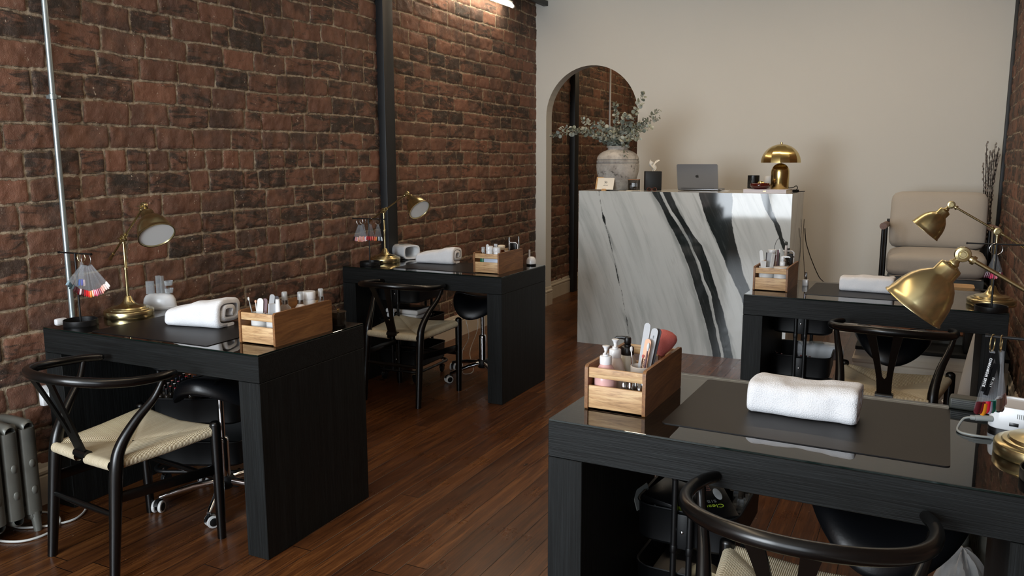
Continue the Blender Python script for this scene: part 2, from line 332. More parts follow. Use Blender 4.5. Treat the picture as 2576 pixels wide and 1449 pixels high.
# ------------------------------------------------------------------ mesh tools
class MB:
    """collects vertices and faces; build() links them as ONE mesh object"""
    def __init__(s): s.v = []; s.f = []; s.mi = []; s.fa = {}
    def add(s, vs, fs, mat=0, X=None):
        o = len(s.v)
        s.v += [tuple(X @ Vector(p)) for p in vs] if X is not None else [tuple(p) for p in vs]
        s.f += [tuple(i+o for i in f) for f in fs]; s.mi += [mat]*len(fs); return s
    def box(s, cx, cy, cz, sx, sy, sz, bev=0.0, seg=2, mat=0, X=None):
        bm = bmesh.new(); bmesh.ops.create_cube(bm, size=1)
        for q in bm.verts: q.co = Vector((q.co.x*sx+cx, q.co.y*sy+cy, q.co.z*sz+cz))
        if bev > 0:
            bmesh.ops.bevel(bm, geom=list(bm.edges), offset=min(bev, .49*min(sx, sy, sz)), segments=seg, profile=.5, affect='EDGES')
        bm.verts.index_update()
        s.add([tuple(q.co) for q in bm.verts], [[q.index for q in f.verts] for f in bm.faces], mat, X); bm.free(); return s
    def lathe(s, prof, seg=32, X=None, mat=0, sy=1.0):
        vs, fs = [], []; n = len(prof)
        for r, z in prof:
            for k in range(seg):
                a = 2*math.pi*k/seg; vs.append((r*math.cos(a), r*math.sin(a)*sy, z))
        for i in range(n-1):
            for k in range(seg):
                k2 = (k+1) % seg; fs.append((i*seg+k, i*seg+k2, (i+1)*seg+k2, (i+1)*seg+k))
        if prof[0][0] > 1e-6: fs.append(tuple(range(seg))[::-1])
        if prof[-1][0] > 1e-6: fs.append(tuple((n-1)*seg+k for k in range(seg)))
        return s.add(vs, fs, mat, X)
    def tube(s, pts, r, seg=12, closed=False, mat=0, X=None, flat=None, cap=True, ref=None):
        P = [Vector(p) for p in pts]; n = len(P); rr = r if isinstance(r, (list, tuple)) else [r]*n
        T = []
        for i in range(n):
            if closed: t = P[(i+1) % n]-P[i-1]
            else: t = P[min(i+1, n-1)]-P[max(i-1, 0)]
            T.append(t.normalized())
        nr = Vector(ref) if ref else (Vector((0, 0, 1)) if abs(T[0].z) < .9 else Vector((1, 0, 0)))
        nr = (nr-T[0]*nr.dot(T[0])).normalized(); vs, fs = [], []
        for i in range(n):
            nr = (nr-T[i]*nr.dot(T[i])).normalized(); b = T[i].cross(nr)
            fl = (flat[i] if isinstance(flat, list) else flat) if flat else 1.0
            for k in range(seg):
                a = 2*math.pi*k/seg; vs.append(P[i]+nr*math.cos(a)*rr[i]+b*math.sin(a)*rr[i]*fl)
        m = n if closed else n-1
        for i in range(m):
            j = (i+1) % n
            for k in range(seg):
                k2 = (k+1) % seg; fs.append((i*seg+k, i*seg+k2, j*seg+k2, j*seg+k))
        if not closed and cap:
            fs.append(tuple(range(seg))[::-1]); fs.append(tuple((n-1)*seg+k for k in range(seg)))
        return s.add(vs, fs, mat, X)
    def prism(s, poly, h0, h1, mat=0, X=None):
        n = len(poly); vs = [(x, y, h0) for x, y in poly]+[(x, y, h1) for x, y in poly]
        fs = [tuple(range(n))[::-1], tuple(range(n, 2*n))]+[(i, (i+1) % n, n+(i+1) % n, n+i) for i in range(n)]
        return s.add(vs, fs, mat, X)
    def grid(s, nu, nv, fn, mat=0, X=None, cu=False, cv=False):
        vs = [fn(i/(nu if cu else nu-1), j/(nv if cv else nv-1)) for i in range(nu) for j in range(nv)]; fs = []
        for i in range(nu if cu else nu-1):
            for j in range(nv if cv else nv-1):
                a, b = i, (i+1) % nu; c, d = j, (j+1) % nv; fs.append((a*nv+c, b*nv+c, b*nv+d, a*nv+d))
        return s.add(vs, fs, mat, X)
    def ball(s, c, r, seg=16, mat=0, X=None):
        if not isinstance(r, (tuple, list)): r = (r, r, r)
        pr = [(max(1e-7, math.sin(math.pi*i/(seg//2))), -math.cos(math.pi*i/(seg//2))) for i in range(seg//2+1)]
        Y = Matrix.Translation(c) @ Matrix.Diagonal((r[0], r[1], r[2], 1))
        return s.lathe(pr, seg, (X @ Y) if X is not None else Y, mat)
    def build(s, name, mats, parent=None, smooth=True, angle=38, loc=None, rot=None):
        me = bpy.data.meshes.new(name); me.from_pydata(s.v, [], s.f)
        for m in (mats if isinstance(mats, (list, tuple)) else [mats]): me.materials.append(M[m] if isinstance(m, str) else m)
        if len(me.materials) > 1: me.polygons.foreach_set('material_index', s.mi)
        bm = bmesh.new(); bm.from_mesh(me); bmesh.ops.recalc_face_normals(bm, faces=bm.faces); bm.to_mesh(me); bm.free()
        for k, arr in s.fa.items():
            a = me.attributes.new(k, 'FLOAT', 'CORNER'); a.data.foreach_set('value', arr)
        if smooth:
            me.polygons.foreach_set('use_smooth', [True]*len(me.polygons)); me.set_sharp_from_angle(angle=R(angle))
        o = bpy.data.objects.new(name, me); COL.objects.link(o)
        if parent: o.parent = parent
        if loc: o.location = loc
        if rot: o.rotation_euler = rot
        return o
def tag(o, label, cat, group=None, kind=None):
    o['label'] = label; o['category'] = cat
    if group: o['group'] = group
    if kind: o['kind'] = kind
    return o
def struct(o): o['kind'] = 'structure'; return o
def thing(name, label, cat, loc=(0, 0, 0), rz=0.0, group=None, rot=None):
    o = bpy.data.objects.new(name, None); o.empty_display_size = .05; COL.objects.link(o)
    o.location = loc; o.rotation_euler = rot or (0, 0, rz); return tag(o, label, cat, group)
def dup(root, loc=None, rz=None, label=None, group=None, parent=None):
    c = root.copy(); COL.objects.link(c)
    if parent: c.parent = parent
    if loc is not None: c.location = loc
    if rz is not None: c.rotation_euler = (0, 0, rz)
    if label: c['label'] = label
    if group: c['group'] = group
    for ch in list(root.children): dup(ch, parent=c)
    return c
def rotX(frm, to):
    """matrix at frm whose z axis points at to"""
    a, b = Vector(frm), Vector(to); q = (b-a).to_track_quat('Z', 'Y')
    return Matrix.Translation(a) @ q.to_matrix().to_4x4()
def spline(P, n=8, closed=False):
    P = [Vector(p) for p in P]; m = len(P); out = []
    g = (lambda i: P[i % m]) if closed else (lambda i: P[max(0, min(m-1, i))])
    for i in range(m if closed else m-1):
        a, b, c, d = g(i-1), g(i), g(i+1), g(i+2)
        for k in range(n):
            t = k/n; out.append(.5*((2*b)+(-a+c)*t+(2*a-5*b+4*c-d)*t*t+(-a+3*b-3*c+d)*t**3))
    if not closed: out.append(P[-1])
    return out
def text(name, s, size, mat, X, parent=None, depth=.0004, align='CENTER', shear=0.0, spacing=1.0, bold=0.0):
    cu = bpy.data.curves.new(name, 'FONT'); cu.body = s; cu.size = size; cu.extrude = depth; cu.align_x = align; cu.align_y = 'CENTER'
    cu.shear = shear; cu.space_character = spacing; cu.offset = bold
    o = bpy.data.objects.new(name, cu); COL.objects.link(o); bpy.context.view_layer.update()
    me = bpy.data.meshes.new_from_object(o.evaluated_get(bpy.context.evaluated_depsgraph_get()))
    COL.objects.unlink(o); bpy.data.objects.remove(o); me.name = name; me.materials.clear(); me.materials.append(M[mat] if isinstance(mat, str) else mat)
    t = bpy.data.objects.new(name, me); COL.objects.link(t); t.matrix_local = X
    if parent: t.parent = parent; t.matrix_local = X
    return t
# ------------------------------------------------------------------ the room
HC = 3.05
def wl(y): return -3.401-0.0275*(y-5.74)          # base plane of the left brick wall
YB = 7.30                                         # face of the cream back wall
XR = 0.53
rng = np.random.default_rng(7)
def vnoise(x, y, seed):
    r = np.random.default_rng(seed); T = r.random((256, 256)); xi = np.floor(x).astype(int); yi = np.floor(y).astype(int)
    fx, fy = x-xi, y-yi; fx = fx*fx*(3-2*fx); fy = fy*fy*(3-2*fy); g = lambda a, b: T[a % 256, b % 256]
    return (g(xi, yi)*(1-fx)+g(xi+1, yi)*fx)*(1-fy)+(g(xi, yi+1)*(1-fx)+g(xi+1, yi+1)*fx)*fy-.5
def brick_wall(name, p0, p1, height, nrm, seed, step, zstep, depth=.012, hidden=()):
    """a relief of old bricks: every vertex knows how far it lies inside its brick"""
    p0, p1 = np.array(p0, float), np.array(p1, float); L = np.linalg.norm(p1-p0); d = (p1-p0)/L
    ss = []; s = 0.0
    while s < L: ss.append(s); s += step(s)
    ss = np.array(ss+[L]); zz = np.arange(0, height+zstep, zstep); S, Z = np.meshgrid(ss, zz, indexing='ij')
    PT = .1078; r = np.random.default_rng(seed)
    def field(S, Z):
        Sw = S+vnoise(S*9, Z*9, seed+1)*.010+vnoise(S*33, Z*33, seed+2)*.006
        Zw = Z+vnoise(S*1.3, Z*.8, seed+3)*.030+vnoise(S*8, Z*8, seed+4)*.010+vnoise(S*35, Z*35, seed+5)*.005
        ci = np.clip(np.floor(Zw/PT).astype(int), 0, 60); dz = Zw-ci*PT; dz = np.minimum(dz, PT-dz)-.0052
        dx = np.zeros_like(S); bid = np.zeros_like(S); b2 = np.zeros_like(S); pro = np.zeros_like(S)
        for c in range(61):
            rr = np.random.default_rng(seed*100+c); edges = [-.3*rr.random()-.05]; head = rr.random() < .06
            while edges[-1] < L+.4:
                ln = .122 if (head or rr.random() < .09) else .243
                edges.append(edges[-1]+ln*(1+.16*(rr.random()-.5)))
            edges = np.array(edges); ids = rr.random((len(edges), 3)); m = ci == c
            if not m.any(): continue
            x = Sw[m]; k = np.clip(np.searchsorted(edges, x)-1, 0, len(edges)-2)
            dx[m] = np.minimum(x-edges[k], edges[k+1]-x)-.0045; bid[m] = ids[k, 0]; b2[m] = ids[k, 1]; pro[m] = ids[k, 2]
        rad = .007; ax = np.maximum(rad-dx, 0); az = np.maximum(rad-dz, 0)
        sdf = np.where((dx < rad) & (dz < rad), rad-np.sqrt(ax*ax+az*az), np.minimum(dx, dz))
        return sdf, bid, b2, pro
    sdf, _, _, pro = field(S, Z)
    t = np.clip((sdf+.002)/.009, 0, 1); t = t*t*(3-2*t)
    h = t*(depth*.32+pro*.005)+vnoise(S*22, Z*22, seed+6)*.006*(.4+t)+vnoise(S*60, Z*60, seed+7)*.0040
    n = np.array(nrm, float); h = np.clip(h, -.004, depth+.008)
    V = np.stack([p0[0]+d[0]*S+n[0]*h, p0[1]+d[1]*S+n[1]*h, Z], -1).reshape(-1, 3)
    nu, nv = S.shape; i, j = np.meshgrid(np.arange(nu-1), np.arange(nv-1), indexing='ij'); a = (i*nv+j).ravel()
    F = np.stack([a, a+nv, a+nv+1, a+1], 1)
    if np.cross(np.append(d, 0), [0, 0, 1]) @ np.append(n, 0) < 0: F = F[:, ::-1]
    me = bpy.data.meshes.new(name); me.vertices.add(len(V)); me.vertices.foreach_set('co', V.ravel())
    me.loops.add(F.size); me.loops.foreach_set('vertex_index', F.ravel().astype(np.int32))
    me.polygons.add(len(F)); me.polygons.foreach_set('loop_start', np.arange(0, F.size, 4, dtype=np.int32)); me.update(calc_edges=True)
    me.polygons.foreach_set('use_smooth', np.ones(len(F), bool))
    at = me.attributes.new('sdf', 'FLOAT', 'POINT'); at.data.foreach_set('value', sdf.ravel().astype(np.float32))
    Sc = (S[:-1, :-1]+S[1:, 1:])/2; Zc = (Z[:-1, :-1]+Z[1:, 1:])/2; _, bid, b2, _ = field(Sc, Zc)
    for k, arr in (('brick', bid), ('brick_tone', b2)):
        at = me.attributes.new(k, 'FLOAT', 'FACE'); at.data.foreach_set('value', arr.ravel().astype(np.float32))
    me.materials.append(M['brick']); o = bpy.data.objects.new(name, me); COL.objects.link(o); return struct(o)
brick_wall('wall_left', (wl(-1.9), -1.9), (wl(YB+.01), YB+.01), HC, (1, .0275), 11,
           lambda s: .03 if s < 3.4 else (.008 if s < 6.3 else .013), .009)
brick_wall('wall_passage_left', (wl(YB+.01), YB+.01), (wl(12.5), 12.5), HC, (1, .0275), 23, lambda s: .02, .013)
brick_wall('wall_right', (XR, -1.9), (XR, YB), HC, (-1, 0), 31, lambda s: .05 if s < 5.8 else .013, .013)
# floor, ceiling
b = MB(); b.box(-1.5, 5.3, -.05, 5.2, 14.6, .1); struct(b.build('floor', 'floor', smooth=False))
b = MB(); b.box(-1.5, 5.3, HC+.05, 5.2, 14.6, .1); struct(b.build('ceiling', 'ceiling', smooth=False))
# cream back wall with its arched opening
AX, AR, AZ, TH = -2.866, .462, 1.862, .13
def arch_pts(x0, r, zc, n=28): return [(x0-r*math.cos(math.pi*i/n), zc+r*math.sin(math.pi*i/n)) for i in range(n+1)]
b = MB(); xl, xr = wl(YB)-.06, XR+.05; A = arch_pts(AX, AR, AZ)
for y in (YB, YB+TH):
    f = []
    b.add([(xl, y, 0), (A[0][0], y, 0), (A[0][0], y, AZ), (xl, y, AZ)], [(0, 1, 2, 3)])
    b.add([(A[-1][0], y, 0), (xr, y, 0), (xr, y, AZ), (A[-1][0], y, AZ)], [(0, 1, 2, 3)])
    b.add([(xl, y, AZ), (A[0][0], y, AZ), (A[0][0], y, HC), (xl, y, HC)], [(0, 1, 2, 3)])
    b.add([(A[-1][0], y, AZ), (xr, y, AZ), (xr, y, HC), (A[-1][0], y, HC)], [(0, 1, 2, 3)])
    for i in range(len(A)-1):
        b.add([(A[i][0], y, A[i][1]), (A[i+1][0], y, A[i+1][1]), (A[i+1][0], y, HC), (A[i][0], y, HC)], [(0, 1, 2, 3)])
rim = [(A[0][0], 0)]+A+[(A[-1][0], 0)]
for i in range(len(rim)-1):
    (x0, z0), (x1, z1) = rim[i], rim[i+1]
    b.add([(x0, YB, z0), (x1, YB, z1), (x1, YB+TH, z1), (x0, YB+TH, z0)], [(0, 1, 2, 3)])
struct(b.build('wall_back', 'cream', smooth=False))
# the passage behind the arch
b = MB(); b.box(-1.5, 12.56, HC/2, 5.2, .1, HC); b.box(-1.2, 10.0, HC/2, .1, 5.0, HC); struct(b.build('wall_passage', 'cream', smooth=False))
# skirting boards
def skirt_profile(h=.185, t=.018): return [(0, 0), (t, 0), (t, h*.66), (t*.72, h*.70), (t*1.15, h*.74), (t*1.15, h*.80), (t*.6, h*.86), (t*.55, h*.93), (t*.25, h), (0, h)]
def skirting(name, path, h=.185, t=.018, mat='skirting'):
    """path of (x, y) on the floor along the wall, room side to the left"""
    b = MB(); pr = skirt_profile(h, t); P = [Vector(p) for p in path]; rows = []
    for i, p in enumerate(P):
        def nn(a, c): q = (c-a).normalized(); return Vector((-q.y, q.x))
        if i == 0: n = nn(P[0], P[1])
        elif i == len(P)-1: n = nn(P[-2], P[-1])
        else:
            n1, n2 = nn(P[i-1], p), nn(p, P[i+1]); n = (n1+n2); n /= max(.3, n.dot(n1))
        rows.append([(p.x+n.x*a, p.y+n.y*a, z) for a, z in pr])
    m = len(pr); vs = [q for r_ in rows for q in r_]; fs = []
    for i in range(len(P)-1):
        for k in range(m): fs.append((i*m+k, (i+1)*m+k, (i+1)*m+(k+1) % m, i*m+(k+1) % m))
    fs += [tuple(range(m)), tuple((len(P)-1)*m+k for k in range(m))[::-1]]
    b.add(vs, fs); return b.build(name, mat, angle=25)
xj = AX-AR
struct(skirting('baseboard_left', [(wl(12.4)+.004, 12.4), (wl(4.75)+.004, 4.75)]))
struct(skirting('baseboard_left', [(wl(4.61)+.004, 4.61), (wl(-1.8)+.004, -1.8)]))
struct(skirting('baseboard_back', [(xj, YB+TH), (xj, YB), (wl(YB)+.024, YB)]))
struct(skirting('baseboard_back', [(XR-.002, YB), (AX+AR, YB), (AX+AR, YB+TH)]))
struct(skirting('baseboard_right', [(XR-.004, -1.8), (XR-.004, 5.6)]))
# black steel posts, slim ceiling rail
b = MB(); b.box(0, 0, HC/2, .07, .116, HC, .004); struct(b.build('trim_1', 'post', loc=(wl(4.68)+.03, 4.678, 0)))
b = MB(); b.box(0, 0, HC/2, .07, .116, HC, .004); struct(b.build('trim_2', 'post', loc=(wl(8.27)+.03, 8.27, 0)))
b = MB(); b.box(wl(4.5)+.03, 2.75, 2.915, .05, 9.1, .045, .004); o = struct(b.build('trim_3', 'post'))
b = MB(); b.box(XR-.012, 7.27, HC/2, .03, .05, HC, .004); struct(b.build('trim_4', 'post'))
# street wall behind the camera, two tall shop windows
b = MB()
for (x0, x1, z0, z1) in ((-3.6, -3.15, 0, HC), (-1.35, -1.1, .45, 2.65), (.30, .6, 0, HC), (-3.15, .30, 0, .45), (-3.15, .30, 2.65, HC)):
    b.box((x0+x1)/2, -1.85, (z0+z1)/2, x1-x0, .08, z1-z0)
struct(b.build('wall_front', 'cream', smooth=False))
for k, (x0, x1, bars) in enumerate(((-3.15, -1.35, (-2.25,)), (-1.1, .30, ()))):
    b = MB()
    for x in (x0+.03, x1-.03)+bars: b.box(x, -1.85, 1.55, .05, .06, 2.2, .005)
    for z in (.48, 2.1, 2.62): b.box((x0+x1)/2, -1.85, z, x1-x0, .06, .05, .005)
    struct(b.build('window_%d' % (k+1), 'black_metal'))
# galvanised conduit with clips on the brick, another in the passage
def conduit(y, r, mat, label, z0=0.0, clips=(1.72,)):
    x = wl(y)+.028+r; t = thing('conduit_pipe', label, 'pipe', (x, y, 0))
    b = MB(); b.tube([(0, 0, z0), (0, 0, HC-.005)], r, 16); b.build('pipe', mat, t)
    for z in clips:
        b = MB(); b.lathe([(r+.001, -.012), (r+.004, -.010), (r+.004, .010), (r+.001, .012)], 20, Matrix.Translation((0, 0, z)))
        b.box(-r-.012, 0, z, .022, .016, .016, .003); b.box(0, r+.012, z, .006, .022, .014, .002); b.build('clip', mat, t)
    return t
conduit(2.215, .0115, 'galv', 'slim galvanised steel pipe clipped upright to the brick wall beside the front left desk', clips=(1.72, .45))
conduit(9.45, .011, 'white_matt', 'thin pale pipe running up the brick wall seen through the arch', clips=(1.6,))
# wall-mounted tube lights
def tube_light(x, y0, y1, z, label, side=1):
    t = thing('tube_light', label, 'light', (x, (y0+y1)/2, z)); L = y1-y0
    b = MB(); b.box(-.02*side, 0, .03, .03, L, .035, .004); b.build('fitting', 'white_matt', t)
    b = MB(); b.tube([(0, -L/2+.02, 0), (0, L/2-.02, 0)], .014, 14); b.build('tube', 'tube_lit', t)
    for s_ in (-1, 1):
        b = MB(); b.tube([(0, s_*(L/2-.022), 0), (0, s_*(L/2), 0)], .016, 14); b.box(-.008*side, s_*(L/2-.01), .014, .02, .018, .03, .003); b.build('end_cap', 'white_matt', t)
tube_light(wl(6)+.09, 5.15, 6.58, 2.775, 'glowing white tube light fixed high on the brick wall near the arch')
tube_light(XR-.07, 5.0, 6.5, 2.86, 'tube light fixed high on the right hand brick wall', -1)
# ------------------------------------------------------------------ desks
HD = 0.775; DW, DD, DT, DL = 1.1616, .6281, .1037, .0984
DESK = {'A': (-3.2265, 2.0539, .0232), 'B': (-3.3389, 4.1476, .0068), 'C': (-.7897, 4.1667, -.0155), 'D': (-.8549, 1.8953, -.0207)}
def make_desk(label):
    t = thing('manicure_desk', label, 'desk', group=None); g = .006; h = HD-g
    b = MB(); b.box(DW/2, DD/2, h-DT/2+g/2, DW, DD, DT-g, .0015, 1); b.build('tabletop', 'desk_x', t, angle=30)
    for x in (DL/2, DW-DL/2):
        b = MB(); b.box(x, DD/2, (HD-DT-.0015)/2, DL, DD, HD-DT-.0015, .0015, 1); b.build('leg', 'desk_z', t, angle=30)
    b = MB(); b.box(DW/2, DD/2, HD-g/2, DW-.002, DD-.002, g, .001, 1)
    gl = b.build('glass_sheet', ['glass_top', 'glass_edge'], t, angle=30)
    for p in gl.data.polygons:
        if abs(p.normal.z) < .5: p.material_index = 1
    return t
lab = {'A': 'black wood grain desk at the front left with the lamp against the brick wall', 'B': 'black desk at the back left, nearest to the arch',
       'C': 'black desk on the right standing in front of the grey armchair', 'D': 'large black desk nearest the camera, right of the aisle, with the pink brush crate'}
d0 = make_desk(lab['A'])
for k in 'ABCD':
    x, y, r = DESK[k]; dk = d0 if k == 'A' else dup(d0, label=lab[k]); dk.location = (x, y, 0); dk.rotation_euler = (0, 0, r); dk['group'] = 'black nail desks'
def on_desk(k, u, v, z=HD):
    x, y, r = DESK[k]; return (x+u*math.cos(r)-v*math.sin(r), y+u*math.sin(r)+v*math.cos(r), z)
# leather mats
def make_mat(label, w, d):
    b = MB(); n = 8; P = []; r = .012
    for cx, cy, a0 in ((w-r, d-r, 0), (r, d-r, 90), (r, r, 180), (w-r, r, 270)):
        for k in range(n+1): a = R(a0+90*k/n); P.append((cx+r*math.cos(a), cy+r*math.sin(a)))
    b.prism(P, 0, .0022); return tag(b.build('desk_mat', 'mat', angle=40), label, 'desk mat', 'dark leather desk mats')
for k, w, d, x, y, l in (('A', .63, .40, -2.966, 2.086, 'dark leather mat under the towel on the front left desk'), ('B', .60, .40, -2.99, 4.235, 'dark leather mat on the back left desk'),
                      ('C', .663, .435, -.512, 4.300, 'dark leather mat on the desk in front of the armchair'), ('D', .667, .475, -.5745, 1.992, 'wide dark leather mat on the desk nearest the camera')):
    o = make_mat(l, w, d); o.location = (x, y, HD); o.rotation_euler = (0, 0, DESK[k][2])
MZ = HD+.0022
# ------------------------------------------------------------------ wishbone chairs
def make_chair(label):
    t = thing('wishbone_chair', label, 'chair', group='black wishbone chairs with cord seats')
    BL = 'black_lacquer'
    # bow rail
    C = [(-.226, .055, .700), (-.244, .01, .703), (-.252, -.06, .707), (-.240, -.140, .713), (-.198, -.215, .722), (-.115, -.280, .733), (0, -.305, .737)]
    P = spline(C+[(-x, y, z) for x, y, z in C[-2::-1]], 8); n = len(P)
    rr = [.0125+.0055*math.sin(math.pi*i/(n-1))**.5 for i in range(n)]; rr[0] = rr[-1] = .012
    b = MB(); b.tube(P, rr, 16, flat=.92, ref=(0, 0, 1))
    for e in (P[0], P[-1]): b.ball(e, .0125, 12)
    b.build('back_rail', BL, t)
    for s in (-1, 1):
        Q = spline([(s*.196, -.214, 0), (s*.193, -.193, .2), (s*.189, -.170, .40), (s*.191, -.148, .48), (s*.207, -.095, .56), (s*.231, -.035, .63), (s*.245, -.005, .692)], 8)
        m = len(Q); r2 = [.0170+.0062*min(1, q.z/.38) if q.z < .42 else max(.0115, .0232-.0117*(q.z-.42)/.25) for q in Q]
        b = MB(); b.tube(Q, r2, 16, ref=(0, 1, 0)); l = b.build('leg', BL, t)
        b = MB(); b.lathe([(.011, 0), (.0115, .0035)], 14, Matrix.Translation((s*.196, -.212, -.0005))); b.build('glide', 'white_matt', l)
        Q = [(s*.226, .214, 0), (s*.229, .212, .2), (s*.231, .210, .40), (s*.231, .210, .462)]
        b = MB(); b.tube(Q, [.0165, .0198, .0212, .0212], 16, ref=(0, 1, 0)); b.ball((s*.231, .210, .462), (.0212, .0212, .016), 16); l = b.build('leg', BL, t)
        b = MB(); b.lathe([(.011, 0), (.0115, .0035)], 14, Matrix.Translation((s*.226, .214, -.0005))); b.build('glide', 'white_matt', l)
        b = MB(); b.tube([(s*.192, -.185, .300), (s*.229, .21, .285)], .0195, 4, flat=.42, ref=(0, .0, 1)); 
        X = rotX((s*.192, -.185, .300), (s*.229, .21, .285)); b = MB()
        L = (Vector((s*.192, -.185, .300))-Vector((s*.229, .21, .285))).length; b.box(0, 0, L/2, .014, .038, L, .004, 2, 0, X)
        b.build('side_stretcher', BL, t)
    b = MB(); b.tube([(-.193, -.190, .240), (0, -.192, .240), (.193, -.190, .240)], [.010, .0125, .010], 12); b.build('back_stretcher', BL, t)
    b = MB(); b.tube([(-.228, .210, .245), (0, .212, .245), (.228, .210, .245)], [.010, .0125, .010], 12); b.build('front_stretcher', BL, t)
    # Y shaped splat, bent plate
    def zy(z): f = max(0, (z-.415)/.325); return -.176-.129*f**1.15
    out = [(.031, .410), (.030, .45), (.033, .52), (.045, .60), (.062, .68), (.078, .738)]
    inn = [(.036, .738), (.028, .68), (.019, .61), (.012, .55), (.0075, .518), (0, .510)]
    b = MB()
    def slab(a, c):
        # a, c outer and inner edge polylines of one arm
        for s in (-1, 1):
            vs = []
            for (x0, z0), (x1, z1) in zip(a, c):
                for x, z in ((x0, z0), (x1, z1)):
                    vs += [(s*x, zy(z)-.0045, z), (s*x, zy(z)+.0045, z)]
            fs = []
            for i in range(len(a)-1):
                o = i*4; q = o+4
                fs += [(o, o+2, q+2, q), (o+1, q+1, q+3, o+3), (o, q, q+1, o+1), (o+2, o+3, q+3, q+2)]
            b.add(vs, fs)
    o1 = spline([(x, 0, z) for x, z in out], 6); i1 = spline([(x, 0, z) for x, z in inn[::-1]], 6)
    def at(lst, z):
        for p, q in zip(lst, lst[1:]):
            if p.z <= z <= q.z: f = (z-p.z)/max(1e-9, q.z-p.z); return p.x+(q.x-p.x)*f
        return lst[-1].x if z > lst[-1].z else lst[0].x
    zs = [.410+(.738-.410)*i/40 for i in range(41)]
    slab([(at(o1, z), z) for z in zs], [(at(i1, z) if z > .510 else 0.0, z) for z in zs]); b.build('splat', BL, t, angle=50)
    b = MB(); b.tube([(-.036, -.176, .424), (.036, -.176, .424)], .0175, 14); b.build('seat_rail', BL, t)
    # woven seat, rings running from the middle outwards then rolling over the rails
    b = MB(); K = 18; NS = 24; RL = 9; rr_ = .020; cn = []
    def hw(v): return .176+(.222-.176)*(v+1)/2
    def pos(u, v, s):
        x = u*hw(v); y = v*.192+.018
        z = .438+.008*v+.012*abs(u)*(.4+.6*max(0, v))-.006*(1-u*u)*max(0, v)
        z -= .020*(1-s)+.006*max(0, 1-abs(abs(u)-abs(v))*7)*(1 if s < .97 else 0)
        return Vector((x, y, z))
    sides = [((-1, -1), (1, -1)), ((1, -1), (1, 1)), ((1, 1), (-1, 1)), ((-1, 1), (-1, -1))]
    for q, (a, c) in enumerate(sides):
        outn = [(0, -1), (1, 0), (0, 1), (-1, 0)][q]; rows = []
        for k in range(K+RL+1):
            row = []
            for j in range(NS+1):
                f = j/NS; u = a[0]+(c[0]-a[0])*f; v = a[1]+(c[1]-a[1])*f
                if k <= K: s = .02+.98*(k/K); p = pos(u*s, v*s, s); row.append(p)
                else:
                    an = math.pi*1.12*(k-K)/RL; p = pos(u, v, 1.0)
                    row.append(p+Vector((outn[0]*rr_*math.sin(an), outn[1]*rr_*math.sin(an), -rr_*(1-math.cos(an)))))
            rows.append(row)
        base = [p for r_ in rows for p in r_]; m = NS+1; fs = []; st = []
        skip = set()
        for k in range(K+RL):
            for j in range(NS):
                if q == 0 and k >= K-1 and abs((j+.5)/NS-.5) < .075: continue
                f4 = (k*m+j, k*m+j+1, (k+1)*m+j+1, (k+1)*m+j); fs.append(f4)
                st += [(base[i].x if q in (0, 2) else base[i].y) for i in f4]
        b.add(base, fs); cn += st
    o_ = b.build('seat', 'cord', t, angle=60)
    me = o_.data
    # strand coordinate per corner, from the vertex and the zone it lies in
    at_ = me.attributes.new('strand', 'FLOAT', 'CORNER'); vals = []
    per = (K+RL+1)*(NS+1)
    for l in me.loops:
        q = l.vertex_index//per; p = me.vertices[l.vertex_index].co; vals.append(p.x if q in (0, 2) else p.y)
    at_.data.foreach_set('value', vals)
    return t
ch = make_chair('black wishbone chair at the front left desk, nearest to the radiator')
ch.location = (-2.604, 1.945, 0); ch.rotation_euler = (0, 0, R(-5))
dup(ch, (-2.792, 4.092, 0), R(0.5), 'black wishbone chair tucked under the back left desk')
dup(ch, (-.085, 3.985, 0), R(-5), 'black wishbone chair between the two right hand desks')
dup(ch, (-.180, 1.815, 0), R(-3), 'black wishbone chair nearest the camera, cut off by the bottom of the photo')
